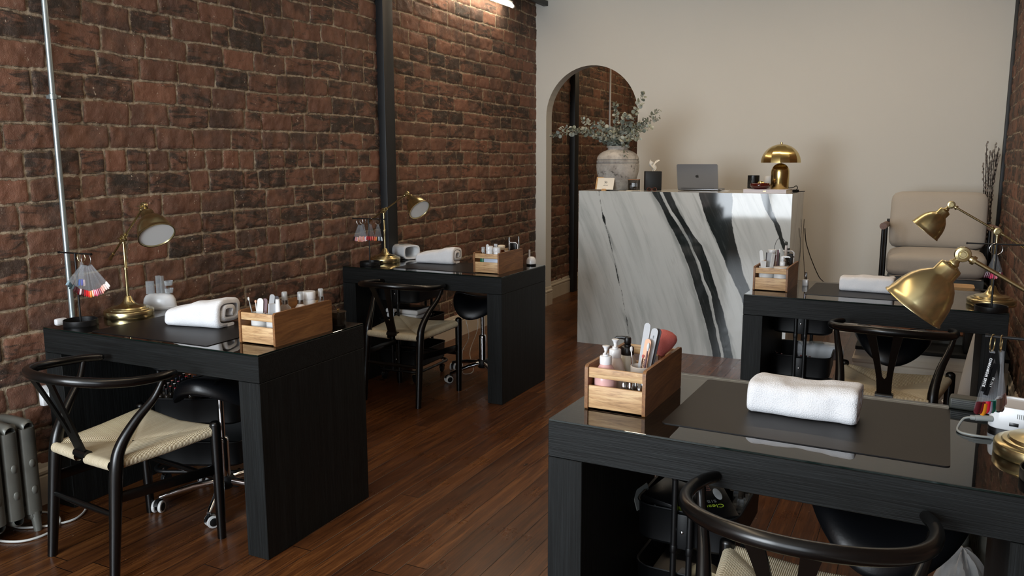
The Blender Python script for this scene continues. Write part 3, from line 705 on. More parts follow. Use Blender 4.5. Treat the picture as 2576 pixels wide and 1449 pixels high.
# ------------------------------------------------------------------ saddle stools
def make_stool(label):
    t = thing('saddle_stool', label, 'stool', group='black saddle stools'); b = MB()
    def sad(i, j, dz, sc):
        a = 2*math.pi*j; r = i*sc; x = math.cos(a); y = math.sin(a)
        w = .205+.02*y+ -.035*max(0, -y)**2*(1-abs(x)); px = r*x*w*(1.0+.10*math.sin(a)); py = r*y*.185
        z = .565+.055*(py/.185)**2*(1.0 if py > 0 else .7)-1.5*px*px-.035*r**8+dz
        return (px, py, z)
    prof = [(0.001, 0), (.25, 0), (.5, 0), (.7, 0), (.83, 0), (.92, -.002), (.975, -.009), (1.0, -.02), (1.005, -.032), (.99, -.043), (.93, -.052), (.8, -.056), (.5, -.058), (.001, -.058)]
    b.grid(len(prof), 56, lambda u, v: sad(prof[round(u*(len(prof)-1))][0], v, prof[round(u*(len(prof)-1))][1], 1.0), cv=True)
    seat = b.build('saddle_seat', 'black_leather', t, angle=80)
    for sg in (-1, 1):
        b = MB(); P = []
        for k in range(25):
            y = -.16+.32*k/24; x = sg*(.055+.9*y*y); r_ = math.hypot(x/.205, y/.185); z = .5662+.055*(y/.185)**2*(1.0 if y > 0 else .7)-1.5*x*x-.035*r_**8
            P.append((x, y, z))
        b.tube(P, .0018, 6); b.build('seam', 'black_leather', seat)
    b = MB(); b.box(0, 0, .497, .16, .17, .018, .004); b.build('seat_plate', 'black_metal', t)
    b = MB(); b.tube([(.05, .0, .485), (.16, -.03, .475), (.215, -.045, .452)], [.005, .006, .011], 10, flat=.5); b.build('lever', 'black_plastic', t)
    b = MB(); b.lathe([(.0135, .28), (.0135, .49)], 24); b.build('gas_lift', 'chrome', t)
    b = MB(); b.lathe([(.026, .085), (.026, .27), (.024, .285), (.019, .29)], 28); b.build('lift_sleeve', 'chrome', t)
    b = MB(); b.lathe([(.0, .060), (.030, .062), (.040, .075), (.042, .105), (.034, .118), (.027, .12)], 28); b.build('hub', 'black_plastic', t)
    arm = wh = None
    for k in range(5):
        X = Matrix.Rotation(2*math.pi*k/5, 4, 'Z')
        b = MB(); b.tube([X @ Vector(p) for p in ((.03, 0, .094), (.13, 0, .086), (.235, 0, .066), (.262, 0, .060))], [.018, .0155, .012, .010], 12, flat=.8, ref=(0, 0, 1)); b.build('base_arm', 'chrome', t)
        b = MB(); Y = X @ Matrix.Translation((.262, 0, 0)) @ Matrix.Rotation(R(40+67*k), 4, 'Z')
        b.tube([Y @ Vector((0, 0, .062)), Y @ Vector((0, 0, .04))], .005, 8)
        b.grid(9, 6, lambda u, v: (.030*math.cos(math.pi*u*.9)-.012, (v-.5)*.016, .027+.030*math.sin(math.pi*u*.9)), X=Y); b.box(-.006, 0, .034, .03, .010, .026, .004, 2, 0, Y)
        c = b.build('caster', 'black_plastic', t)
        for s_ in (-1, 1):
            b = MB(); W = Y @ Matrix.Translation((-.012, s_*.014, .0255)) @ Matrix.Rotation(R(90), 4, 'X')
            b.lathe([(.0, -.007), (.016, -.007), (.0175, -.006), (.0245, -.0055), (.0255, -.003), (.0255, .003), (.0245, .0055), (.0175, .006), (.016, .007), (0, .007)], 24, W)
            for p_ in range(len(b.f)): pass
            o = b.build('wheel', ['black_plastic', 'white_matt'], c)
            Wi = W.inverted()
            for p_ in o.data.polygons:
                q = Wi @ p_.center
                if math.hypot(q.x, q.y) > .0168: p_.material_index = 1
    return t
st = make_stool('black saddle stool pushed under the front left desk')
st.location = (-2.61, 2.40, 0); st.rotation_euler = (0, 0, R(14))
dup(st, (-2.60, 4.68, 0), R(100), 'black saddle stool under the back left desk')
dup(st, (-.10, 4.58, 0), R(98), 'black saddle stool behind the desk by the armchair')
q_ = dup(st, (-.030, 2.285, 0), R(98), 'black saddle stool behind the desk nearest the camera'); q_.scale = (1.08, 1.08, 1)
# ------------------------------------------------------------------ three tier trolleys
def rrect(w, d, r, n=6):
    P = []
    for cx, cy, a0 in ((w/2-r, d/2-r, 0), (-w/2+r, d/2-r, 90), (-w/2+r, -d/2+r, 180), (w/2-r, -d/2+r, 270)):
        for k in range(n+1): a = R(a0+90*k/n); P.append((cx+r*math.cos(a), cy+r*math.sin(a)))
    return P
def tray_mesh(w, d, z0, z1, r=.055, wall=.003):
    b = MB(); rings = [(rrect(w-.03, d-.03, r), z0), (rrect(w-.006, d-.006, r), z0+.012), (rrect(w, d, r), z1-.006), (rrect(w+.010, d+.010, r+.005), z1), (rrect(w+.006, d+.006, r+.003), z1+.003), (rrect(w-2*wall, d-2*wall, r-wall), z1), (rrect(w-.012, d-.012, r-wall), z0+.014), (rrect(w-.036, d-.036, r-.005), z0+.006)]
    n = len(rings[0][0]); vs = [(x, y, z) for P, z in rings for x, y in P]; fs = []
    for i in range(len(rings)-1):
        for k in range(n): fs.append((i*n+k, i*n+(k+1) % n, (i+1)*n+(k+1) % n, (i+1)*n+k))
    fs += [tuple(range(n))[::-1], tuple((len(rings)-1)*n+k for k in range(n))]; b.add(vs, fs); return b
TW, TD = .31, .40
TRZ = [(.10, .215), (.295, .415), (.535, .655)]
def make_trolley(label):
    t = thing('utility_trolley', label, 'trolley', group='black three tier trolleys')
    for z0, z1 in TRZ: tray_mesh(TW, TD, z0, z1).build('tray', 'black_plastic', t)
    for sy in (-1, 1):
        for sx in (-1, 1):
            b = MB(); b.tube([(sx*.024, sy*(TD/2+.014), .085), (sx*.024, sy*(TD/2+.014), .30), (sx*.024, sy*(TD/2+.014), .655)], .0095, 14)
            for z in (.30, .53): b.lathe([(.0105, z-.012), (.0112, z-.010), (.0112, z+.010), (.0105, z+.012)], 14, Matrix.Translation((sx*.024, sy*(TD/2+.014), 0)))
            b.build('pole', 'black_metal', t)
        for z0, z1 in TRZ:
            b = MB(); b.box(0, sy*(TD/2+.008), (z0+z1)/2, .034, .010, z1-z0-.01, .003); br = b.build('bracket', 'black_plastic', t)
            b = MB(); b.ball((0, sy*(TD/2+.014), (z0+z1)/2), (.006, .003, .006), 12); b.build('screw', 'chrome', br)
    b = MB(); b.tube([(x, y, .082) for x, y in rrect(TW+.02, TD+.02, .06)], .009, 10, closed=True); b.build('base_frame', 'black_metal', t)
    for sx in (-1, 1):
        for sy in (-1, 1):
            b = MB(); X = Matrix.Translation((sx*.13, sy*.175, 0)) @ Matrix.Rotation(R(35*sx+60*sy), 4, 'Z')
            b.tube([X @ Vector((0, 0, .085)), X @ Vector((0, 0, .062))], .007, 10); b.grid(8, 5, lambda u, v: (-.016+.022*math.cos(math.pi*u), (v-.5)*.022, .032+.026*math.sin(math.pi*u)), X=X)
            c = b.build('caster', 'chrome', t); b = MB(); W = X @ Matrix.Translation((-.016, 0, .0265)) @ Matrix.Rotation(R(90), 4, 'X')
            b.lathe([(0, -.009), (.022, -.009), (.0265, -.006), (.0265, .006), (.022, .009), (0, .009)], 22, W); b.build('wheel', 'black_plastic', c)
    return t
TR = {'A': (-2.885, 2.585, 0, R(-65)), 'B': (-3.04, 4.50, 0, R(2)), 'C': (-.545, 4.64, 0, R(2)), 'D': (-.575, 2.47, 0, R(-1))}
tlab = {'A': 'black trolley full of polish bottles beneath the front left desk', 'B': 'black trolley in the shade beneath the back left desk',
        'C': 'black trolley holding a white nail lamp beneath the desk by the armchair', 'D': 'black trolley stacked with boxes beneath the desk nearest the camera'}
tr = None
for k in 'ABCD':
    x, y, z, r = TR[k]
    if tr is None: tr = make_trolley(tlab[k]); o = tr; o.location = (x, y, z); o.rotation_euler = (0, 0, r)
    else: dup(tr, (x, y, z), r, tlab[k])
def on_tr(k, u, v, tier, dz=0.007):
    x, y, z, r = TR[k]; return (x+u*math.cos(r)-v*math.sin(r), y+u*math.sin(r)+v*math.cos(r), TRZ[tier][0]+dz)
# ------------------------------------------------------------------ brass desk lamps
def make_lamp(label, yaw, el, tilt=45, arm=.232, sy=0):
    """arm swings in the local xz plane; yaw turns it"""
    t = thing('brass_desk_lamp', label, 'lamp', rz=yaw, group='brass swing arm desk lamps')
    b = MB(); b.lathe([(.0, 0), (.101, 0), (.103, .003), (.103, .026), (.100, .030), (.088, .031), (.086, .036), (.076, .037), (.073, .043), (.062, .045), (.045, .048), (.030, .056), (.021, .070), (.016, .084), (.012, .090), (.0, .091)], 56); b.build('base', 'brass', t, angle=50)
    b = MB(); b.lathe([(.0068, .088), (.0068, .205), (.0085, .207), (.0085, .217), (.0062, .220), (.0058, .322), (.009, .324), (.009, .330), (.006, .333), (.006, .342)], 20); b.build('pole', 'brass', t, angle=40)
    J1 = Vector((0, 0, .345)); ca, sa = math.cos(el), math.sin(el); D = Vector((ca, 0, sa)); J2 = J1+D*arm
    def joint(c):
        b = MB(); X = Matrix.Translation(c) @ Matrix.Rotation(R(90), 4, 'X')
        b.lathe([(0, -.010), (.006, -.010), (.007, -.007), (.010, -.007), (.011, -.009), (.0165, -.008), (.018, -.006), (.018, .006), (.0165, .008), (.011, .009), (.010, .007), (.007, .007), (.006, .010), (0, .010)], 28, X)
        j = b.build('joint', 'brass', t, angle=40)
        b = MB(); b.tube([c+Vector((0, -.008, 0)), c+Vector((0, -.020, 0))], .003, 10); b.box(c.x, c.y-.021, c.z, .024, .0035, .006, .0015, 2); b.build('wing_screw', 'brass', j)
    joint(J1); joint(J2)
    b = MB(); b.tube([J1+D*.014, J1+D*.022, J1+D*.0221, J1+D*.03, J1+D*.0301, J2-D*.031, J2-D*.03, J2-D*.022, J2-D*.0219, J2-D*.014], [.006, .0085, .0105, .0105, .0048, .0048, .0105, .0105, .0085, .006], 16); b.build('arm', 'brass', t, angle=40)
    b = MB(); b.tube([J1-D*.012, J1-D*.03, J1-D*.0301, J1-D*.115, J1-D*.1151, J1-D*.158, J1-D*.16], [.007, .008, .0045, .0045, .0065, .0085, .007], 16); b.build('counterweight', 'brass', t, angle=40)
    S = Vector((math.cos(R(tilt))*math.cos(R(sy)), math.cos(R(tilt))*math.sin(R(sy)), -math.sin(R(tilt)))); X = rotX(J2, J2+S)
    b = MB(); b.lathe([(.0065, .012), (.009, .022), (.012, .026), (.012, .030), (.018, .033), (.0255, .036), (.0270, .040), (.0275, .062), (.034, .068), (.046, .080), (.0575, .098), (.0655, .120), (.0705, .145), (.0725, .158), (.0755, .161), (.0755, .164), (.0715, .164), (.0700, .158)], 56, X); sh = b.build('shade', 'brass', t, angle=50)
    b = MB(); b.lathe([(.0700, .1585), (.0680, .145), (.0630, .120), (.0550, .098), (.0440, .081), (.030, .069), (.0, .066)], 48, X); b.build('inner_lining', 'white_enamel', sh)
    b = MB(); b.lathe([(.013, .066), (.013, .085), (.02, .095), (.024, .108), (.022, .122), (.012, .132), (0, .134)], 24, X); b.build('bulb', 'white_plastic', sh)
    return t
l1 = make_lamp('brass desk lamp beside the galvanised pipe on the front left desk, white inside showing', R(-8), R(39), 46, sy=-10); l1.location = (-3.124, 2.388, HD)
l2 = make_lamp('brass desk lamp in front of the black post on the back left desk', R(-4), R(30), 38, sy=-14); l2.location = (-3.236, 4.475, HD)
l3 = make_lamp('brass desk lamp whose shade hangs in front of the grey armchair', R(183), R(31), 50); l3.location = (.313, 4.37, HD)
l4 = make_lamp('brass desk lamp nearest the camera with the biggest shade in the photo', R(184), R(30.5), 54); l4.location = (.287, 2.15, HD)
# ------------------------------------------------------------------ swatch stands and rings
def make_stand(label, rz, bar=.19):
    t = thing('swatch_stand', label, 'stand', rz=rz, group='black swatch stands')
    b = MB(); b.lathe([(0, 0), (.065, 0), (.0665, .002), (.0665, .024), (.0655, .025), (.0635, .024), (.0632, .006), (0, .005)], 48); b.build('dish_base', 'black_metal', t)
    b = MB(); b.tube([(0, 0, .004), (0, 0, .303)], .0042, 14); b.build('pole', 'black_metal', t)
    b = MB(); b.tube([(-bar/2, 0, .303), (bar/2, 0, .303)], .0036, 14)
    for s in (-1, 1): b.tube([(s*bar/2-.003, 0, .303), (s*bar/2+.003, 0, .303)], .0052, 14)
    b.build('cross_bar', 'black_metal', t); return t
s1 = make_stand('black swatch stand at the corner of the front left desk', R(3)); s1.location = (-3.128, 2.157, HD)
s2 = make_stand('black swatch stand in front of the lamp on the back left desk', R(6), .235); s2.location = (-3.216, 4.278, HD)
s3 = make_stand('black swatch stand before the lamp base on the desk by the armchair', R(2), .235); s3.location = (.302, 4.185, HD)
s4 = make_stand('black swatch stand at the right edge of the photo, dish cut off', R(-2), .30); s4.location = (.290, 1.985, HD)
random.seed(5)
def swatch_ring(loc, label, colors, fan, rz=0, L=.108, rr=.024, metal='silver_cap', lean=None, rr_z=0, width=.0085, thick=.0016, tilt=0):
    """loc: top of the ring where it hangs on the bar. fan: sweep of the sticks in degrees"""
    t = thing('nail_swatch_ring', label, 'swatch ring', loc, rz, 'nail colour swatch rings'); n = len(colors)
    b = MB(); b.tube([(rr*math.cos(2*math.pi*k/28)*math.cos(R(rr_z)), rr*math.cos(2*math.pi*k/28)*math.sin(R(rr_z)), -rr+rr*math.sin(2*math.pi*k/28)+.0045) for k in range(28)], .0013, 8, closed=True); b.build('ring', metal, t)
    for k, c in enumerate(colors):
        a = -fan/2+fan*k/max(1, n-1) if n > 1 else 0; yo = (k-n/2)*.0011*(1 if fan > 30 else 2.2)+random.uniform(-.001, .001)
        if lean: a += lean
        an = R(a); ph = R(-90)+R(a*.62); p0 = Vector((rr*math.cos(ph), yo, -rr+rr*math.sin(ph)+.0065))
        X = Matrix.Translation(p0) @ Matrix.Rotation(-an, 4, 'Y') @ Matrix.Rotation(R(random.uniform(-9, 9)+tilt), 4, 'Z')
        b = MB(); Ls = L*random.uniform(.97, 1.02); hw_ = width/2
        P = [(-hw_*.55, 0), (hw_*.55, 0), (hw_*.6, -.02), (hw_, -Ls*.75), (hw_, -Ls), (-hw_, -Ls), (-hw_, -Ls*.75), (-hw_*.6, -.02)]
        Y = X @ Matrix.Rotation(R(90), 4, 'X'); b.prism([(x, z) for x, z in P], -thick/2, thick/2, 0, Y)
        st_ = b.build('swatch_stick', 'swatch_clear', t, angle=30)
        b = MB(); tl = .027; pr = []
        m = 7
        for i in range(m+1):
            f = i/m; w_ = hw_*1.12*(1 if f < .7 else math.sqrt(max(0.05, 1-((f-.7)/.34)**2)))
            for q in range(5): g = q/4*2-1; pr.append((g*w_, -.0035+.003*g*g, -Ls-f*tl+.004))
        fs = [(i*5+q, i*5+q+1, (i+1)*5+q+1, (i+1)*5+q) for i in range(m) for q in range(4)]
        b.add(pr, fs, 0, X); b.add([(x, y+.0016, z) for x, y, z in pr], fs, 0, X); b.build('nail_tip', tint(c), st_)
    return t
fanc = ['9fb9c4', '3c4a50', '2f3f40', '566063', '4a2a2c', '3a1216', '5a0f18', 'e9d3d4', '4b0d16', 'a01c24', 'd01f26', 'e3312c', 'e8842c', 'efc9a0', 'd93a5c', 'e0476c', 'a02f42', '8c4a50', 'e38a78', 'f0b6a6', 'f1d3cb', 'efe0da', 'f3ece6']
zb = HD+.303
swatch_ring((-3.064, 2.160, zb), 'big fan of clear swatches with red, pink and white tips on the front left stand', fanc, 96, rz=R(4), L=.110, rr=.027)
swatch_ring((-3.090, 2.158, zb), 'small ring with blue swatch tips hanging inside the fan on the front left stand', ['2457a8', '2a2fb0', 'c9a9a4'], 12, rz=R(10), L=.078, rr=.020, metal='brass', lean=-4)
def pinks(n): return [random.choice(['e9a9a0', 'f0c0b4', 'd98e88', 'e7b9b0', 'c98a9a', 'f3d5cc', 'e8a080']) for _ in range(n)]
swatch_ring((-3.283, 4.272, zb), 'left ring of pale pink tipped swatches on the back left stand', ['2a2224', '3a2a2c']+pinks(12)+['d8d6d6', 'b8c4c8'], 46, rz=R(4), L=.088)
swatch_ring((-3.262, 4.276, zb), 'second ring of pink tipped swatches behind the left one on the back left stand', pinks(7), 24, rz=R(12), L=.086, rr=.021)
swatch_ring((-3.205, 4.281, zb), 'middle ring of red tipped swatches on the back left stand', ['c33a44', 'b82a33', 'cf4a4a', 'd9654f', 'a12a3a'], 26, rz=R(15), L=.086, rr=.020)
swatch_ring((-3.150, 4.287, zb), 'ring of orange and dark tipped swatches at the right end of the back left stand', ['d9654f', 'ef9a55', '26282c', 'cfd8dd', '2c3a44', 'dfe6ea'], 22, rz=R(20), L=.088, rr=.020)
swatch_ring((.300, 4.183, zb), 'ring of swatches with pink and dark tips before the lamp near the armchair', ['4a2434', '5c2a3c', '7a3048', 'd83a66', 'e85a7c', 'ee6f86', 'f09aa8', '3a2028', 'e6ded8', '6a2a3a'], 34, rz=R(6), L=.088, rr=.026)
sr = swatch_ring((.152, 1.990, zb), 'ring of swatches marked Cinnamon Spice, nearest the camera', ['4a0d18', '7a1420', 'd98a20', 'd8203a', 'a79ab0', '0f4a3c', '6aa090', '20262a', '4a3c38'], 24, rz=R(25), L=.118, rr=.019, metal='brass', width=.0135, lean=2, rr_z=48)
swatch_ring((.168, 1.989, zb), 'second ring of brown tipped swatches right behind the Cinnamon Spice ring', ['5a463e', '6f5a52', '8a6a60', '7c5c58', 'c79a94'], 14, rz=R(50), L=.108, rr=.018, metal='brass', width=.012, lean=8, rr_z=30)
# black label strip with lettering on the front stick
lead = [c for c in sr.children if c.name.startswith('swatch_stick')][0]
b = MB(); a_ = R(-10); X = Matrix.Translation((-.004, -.0115, -.030)) @ Matrix.Rotation(-a_, 4, 'Y') @ Matrix.Rotation(R(-25), 4, 'Z')
b.box(0, 0, -.047, .0128, .0006, .086, 0, 1, 0, X); b.build('label_strip', 'label_black', sr)
text('lettering', 'CINNAMON SPICE', .0066, 'white_plastic', X @ Matrix.Translation((0, -.0008, -.047)) @ Matrix.Rotation(R(90), 4, 'X') @ Matrix.Rotation(R(-90), 4, 'Z'), sr, .0002, spacing=1.22, bold=.00022)
text('lettering', 'ER LILY', .0055, 'white_matt', X @ Matrix.Translation((.0135, .002, -.066)) @ Matrix.Rotation(R(4), 4, 'Y') @ Matrix.Rotation(R(90), 4, 'X') @ Matrix.Rotation(R(-90), 4, 'Z'), sr, .0002, spacing=1.25)
b = MB(); b.box(.0135, .0026, -.060, .0095, .0006, .072, 0, 1, 0, X @ Matrix.Rotation(R(3), 4, 'Y')); b.build('label_strip', 'label_black', sr)
# ------------------------------------------------------------------ wooden crates
CW, CD, CH = .175, .335, .126
def make_crate(label):
    t = thing('wooden_crate', label, 'crate', group='mango wood crates on the desks'); th = .0095
    for x in (th/2, CW-th/2):
        b = MB(); r = .012; P = []
        for cx, cy, a0 in ((CD-r, CH-r, 0), (r, CH-r, 90), (r*.5, r*.5, 180), (CD-r*.5, r*.5, 270)):
            q = r if cy > .05 else r*.5
            for k in range(6): a = R(a0+90*k/5); P.append((cx+q*math.cos(a), cy+q*math.sin(a)))
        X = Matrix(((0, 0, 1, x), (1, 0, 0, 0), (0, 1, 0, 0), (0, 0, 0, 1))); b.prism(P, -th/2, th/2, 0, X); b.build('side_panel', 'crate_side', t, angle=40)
    for y in (.009, CD-.009):
        b = MB(); b.box(CW/2, y, .1045, CW-2*th, .008, .028, .0012); b.build('upper_slat', 'crate_front', t)
        b = MB(); b.box(CW/2, y, .0365, CW-2*th, .008, .063, .0012); b.build('lower_slat', 'crate_front', t)
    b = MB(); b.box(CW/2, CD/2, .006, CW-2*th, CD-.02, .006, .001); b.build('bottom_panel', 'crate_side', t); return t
CR = {'A': (-2.274, 2.202, R(1.3)), 'B': (-2.424, 4.256, R(.5)), 'C': (-.775, 4.322, R(-1)), 'D': (-.801, 2.018, R(-1.0))}
clab = {'A': 'mango wood crate of nail tools on the front left desk', 'B': 'mango wood crate with the green bottle on the back left desk',
        'C': 'mango wood crate with two white jars, on the desk by the armchair', 'D': 'mango wood crate with pump bottles and nail files, nearest the camera'}
cr = None
for k in 'ABCD':
    x, y, r = CR[k]
    if cr is None: cr = make_crate(clab[k]); o = cr; o.location = (x, y, HD); o.rotation_euler = (0, 0, r)
    else: dup(cr, (x, y, HD), r, clab[k])
CZ = HD+.0092
def cr_at(k, u, v, z=CZ):
    x, y, r = CR[k]; return (x+u*math.cos(r)-v*math.sin(r), y+u*math.sin(r)+v*math.cos(r), z)
def pump_bottle(loc, label, body, pump, rb=.030, h=.085, neck=.014, rz=0, long=False, square=False, pm=None):
    t = thing('pump_bottle', label, 'bottle', loc, rz); b = MB()
    b.lathe([(0, 0), (rb*.95, 0), (rb, .003), (rb, h*.62), (rb*.97, h*.68), (rb*.80, h*.84), (neck*1.15, h*.97), (neck, h)], 32); b.build('bottle', body, t, angle=60)
    z = h; b = MB(); b.lathe([(neck*1.16, z-.002), (neck*1.2, z), (neck*1.2, z+.019), (neck*1.1, z+.021), (neck*.62, z+.022), (neck*.60, z+.028), (.0042, z+.029), (.0042, z+.046)], 28); b.build('collar', pump, t, angle=40)
    b = MB(); z += .046
    if long: b.lathe([(.009, z-.016), (.010, z-.014), (.010, z), (.008, z+.003), (.0, z+.003)], 20); b.tube([(0, 0, z-.001), (-.018, 0, z+.001), (-.032, 0, z+.0005), (-.037, 0, z-.003)], [.0065, .005, .004, .003], 10, flat=.7)
    else: b.lathe([(.0052, z-.010), (.0062, z-.004), (.0095, z), (.0105, z+.003), (.008, z+.004), (0, z+.003)], 20); b.tube([(.002, -.004, z-.012), (.003, -.012, z-.014), (.003, -.015, z-.018)], [.004, .0035, .003], 10)
    b.build('nozzle', pm or pump, t); return t
def tub(loc, label, r, h, mat, name='jar', hollow=True, lid=None, cat='jar', lidh=.012, top=None, group=None):
    t = thing(name, label, cat, loc, group=group); b = MB()
    if hollow and not lid: b.lathe([(0, 0), (r*.94, 0), (r, .004), (r, h), (r*.93, h+.001), (r*.90, h), (r*.88, .006), (0, .005)], 32)
    else: b.lathe([(0, 0), (r*.94, 0), (r, .004), (r, h-.003), (r*.96, h), (0, h)], 32)
    b.build('body', mat, t, angle=50)
    if lid: b = MB(); b.lathe([(0, h), (r*1.04, h), (r*1.05, h+.002), (r*1.05, h+lidh-.002), (r*1.0, h+lidh), (0, h+lidh)], 32); b.build('lid', lid, t, angle=50)
    return t
def spray(loc, label, body, r=.017, h=.085, liquid=None, cap='silver_cap'):
    t = thing('spray_bottle', label, 'bottle', loc); b = MB(); q = min(.0105, r*.66)
    b.lathe([(0, 0), (r*.95, 0), (r, .003), (r, h*.80), (r*.93, h*.88), (q*1.2, h*.97), (q, h)], 28); b.build('bottle', body, t, angle=60)
    b = MB(); b.lathe([(q*1.12, h-.001), (q*1.2, h), (q*1.2, h+.015), (q, h+.016)], 24); b.build('collar', cap, t)
    b = MB(); b.lathe([(q*.5, h+.014), (q*.5, h+.026), (q*.62, h+.028), (q*.62, h+.036), (0, h+.037)], 18); b.build('nozzle', 'white_matt', t)
    b = MB(); b.lathe([(q*1.05, h+.015), (q*1.0, h+.044), (q*.85, h+.047), (0, h+.047)], 24); b.build('cap', 'clear_cap', t); return t
def nail_file(p0, p1, label, mat, wd=.018, face=0, th=.003, rnd=True, name='nail_file', group=None, cat='nail file'):
    b = MB(); L = (Vector(p1)-Vector(p0)).length; P = []; hw_ = wd/2
    for k in range(9): a = math.pi*k/8; P.append((hw_*math.cos(a), L-hw_+hw_*math.sin(a)) if rnd else (hw_*(1 if k < 5 else -1), L))
    for k in range(9): a = math.pi+math.pi*k/8; P.append((hw_*math.cos(a), hw_+hw_*math.sin(a)))
    d = (Vector(p1)-Vector(p0)).normalized(); X = Matrix.Translation(p0)
    side = Vector((math.cos(face), math.sin(face), 0)); side = (side-d*side.dot(d)).normalized(); nn = side.cross(d)
    Y = Matrix(((side.x, d.x, nn.x, p0[0]), (side.y, d.y, nn.y, p0[1]), (side.z, d.z, nn.z, p0[2]), (0, 0, 0, 1)))
    t = thing(name, label, cat, (p0[0], p0[1], p0[2]), group=group)
    b.prism(P, -th/2, th/2, 0, Matrix.Translation((-p0[0], -p0[1], -p0[2])) @ Y); b.build('board', mat, t, angle=40)
    return t, Matrix.Translation((-p0[0], -p0[1], -p0[2])) @ Y
def rod(p0, p1, label, mat, r=.003, name='brush', cat='brush', tipmat=None, tip=.015, group=None, tf=1.5):
    p0, p1 = Vector(p0), Vector(p1); d = (p1-p0).normalized(); t = thing(name, label, cat, p0, group=group); q = p1-p0
    b = MB(); b.tube([Vector((0, 0, 0)), q*.5, q*.88, q], [r*.8, r, r*.85, r*.6], 10); b.build('handle', mat, t)
    if tipmat: b = MB(); b.tube([q-d*.002, q+d*tip*.35, q+d*tip*.8, q+d*tip], [r*.7, r*tf, r*tf*.85, r*.3], 10); b.build('tip', tipmat, t)
    return t
# --- crate nearest the camera (D)
pump_bottle(cr_at('D', .044, .045), 'clear pump bottle of pink liquid at the front of the nearest crate', 'pink_soap', 'white_plastic', .031, .116)
pump_bottle(cr_at('D', .046, .112), 'frosted pump bottle behind the pink one in the nearest crate', 'frost', 'white_plastic', .029, .121, rz=.2)
pb = pump_bottle(cr_at('D', .060, .176), 'cream bottle with a black pump and printed label in the nearest crate', 'stonebot', 'black_cap', .031, .116, .0155, rz=R(10), long=True)
X = Matrix.Translation((.010, -.0312, .062)) @ Matrix.Rotation(R(14), 4, 'Z') @ Matrix.Rotation(R(90), 4, 'X')
text('lettering', 'ARRAN', .0078, 'ink', X, pb, .0002, spacing=1.3); text('lettering', 'botanical', .0036, 'ink', X @ Matrix.Translation((0, -.008, 0)), pb, .0002)
for i in range(5): text('lettering', ['hand lotion', 'with coastal', 'sea buckthorn', 'lavender and', '300 ml'][i], .0024, 'ink', X @ Matrix.Translation((0, -.015-.0036*i, 0)), pb, .0001)
tub(cr_at('D', .122, .118), 'beige ceramic pot holding the nail files in the nearest crate', .030, .100, 'beige_cer', 'ceramic_pot', cat='pot')
a0 = cr_at('D', .112, .118, CZ+.012)
def dp(dx, dy, dz): return (a0[0]+dx*.78-.004, a0[1]+dy, a0[2]+dz*1.2)
nail_file(dp(-.002, .012, 0), dp(.028, .030, .172), 'pale blue grey nail file standing tallest at the left of the pot', 'file_grey', .020, R(-12))
f2, Y2 = nail_file(dp(.010, -.002, 0), dp(.040, .008, .138), 'peach wooden nail file with dark script lettering in the ceramic pot', 'file_pink', .019, R(-8))
text('lettering', 'Lecenté', .0125, 'ink', Y2 @ Matrix.Translation((0, .088, .0019)) @ Matrix.Rotation(R(90), 4, 'Z'), f2, .0002, shear=.4)
f3, Y3 = nail_file(dp(.018, .006, 0), dp(.058, .024, .162), 'light grey nail file leaning right in the ceramic pot', 'file_grey', .020, R(-6))
text('lettering', '240', .006, 'ink', Y3 @ Matrix.Translation((0, .172, .0019)) @ Matrix.Rotation(R(90), 4, 'Z'), f3, .0002)
nail_file(dp(.022, .014, 0), dp(.066, .034, .160), 'dark edged nail file behind the light grey one in the pot', 'file_dark', .020, R(-4))
rod(dp(.004, -.010, 0), dp(.030, -.016, .098), 'metal nail tool with a pink jewel among the files', 'chrome', .0028, 'nail_tool', 'tool', 'pink_brush', .008)
rod(dp(.020, -.012, 0), dp(.045, -.012, .115), 'white ended nail tool among the files in the pot', 'mauve', .003, 'nail_tool', 'tool', 'white_matt', .022)
rod(dp(-.014, .0, 0), dp(-.022, .004, .105), 'chrome cuticle tool with a white ring at the left rim of the pot', 'chrome', .003, 'nail_tool', 'tool', 'white_matt', .014)
for i, (u, v, h) in enumerate([(.100, .040, .070), (.120, .034, .074), (.128, .055, .082), (.148, .060, .092), (.147, .034, .062)]):
    t = thing('nail_polish_bottle', 'clear nail product bottle with silver cap at the front of the nearest crate, number order left to right', 'bottle', cr_at('D', u, v), group='silver capped bottles in the nearest crate')
    t['label'] = ['leftmost silver capped bottle behind the slot of the nearest crate', 'second silver capped bottle from the left in the nearest crate', 'silver capped bottle rising behind its neighbours in the nearest crate', 'tallest silver capped bottle, at the right side of the nearest crate', 'short silver capped bottle at the right corner of the nearest crate'][i]
    b = MB(); b.lathe([(0, 0), (.009, 0), (.0095, .002), (.0095, .036), (.006, .041), (.0045, .043)], 20); b.build('bottle', 'clear', t)
    b = MB(); b.lathe([(.0068, .043), (.007, .044), (.0066, h-.001), (.0058, h), (0, h)], 20); b.build('cap', 'silver_cap', t)
t = thing('powder_brush', 'big fluffy coral pink powder brush in the nearest crate', 'brush', cr_at('D', .138, .250))
b = MB(); b.tube([(-.0, .0, .004), (.002, -.004, .104)], [.008, .010], 14); b.build('handle', 'copper', t)
b = MB(); X = Matrix.Translation((.004, 0, .144)) @ Matrix.Rotation(R(8), 4, 'Y')
b.lathe([(.010, -.040), (.017, -.030), (.030, -.012), (.038, .004), (.040, .014), (.036, .024), (.024, .032), (.010, .036), (0, .037)], 36, X, 0, .8); b.build('bristles', 'pink_brush', t)
t = tag(MB().box(0, 0, .0, .052, .030, .012, .004).box(0, 0, -.034, .012, .012, .062, .002).build('nail_buffer', 'white_matt', loc=cr_at('D', .112, .188, CZ+.098), rot=(0, R(6), R(20))), 'white clip end beside the pot in the nearest crate', 'clip')
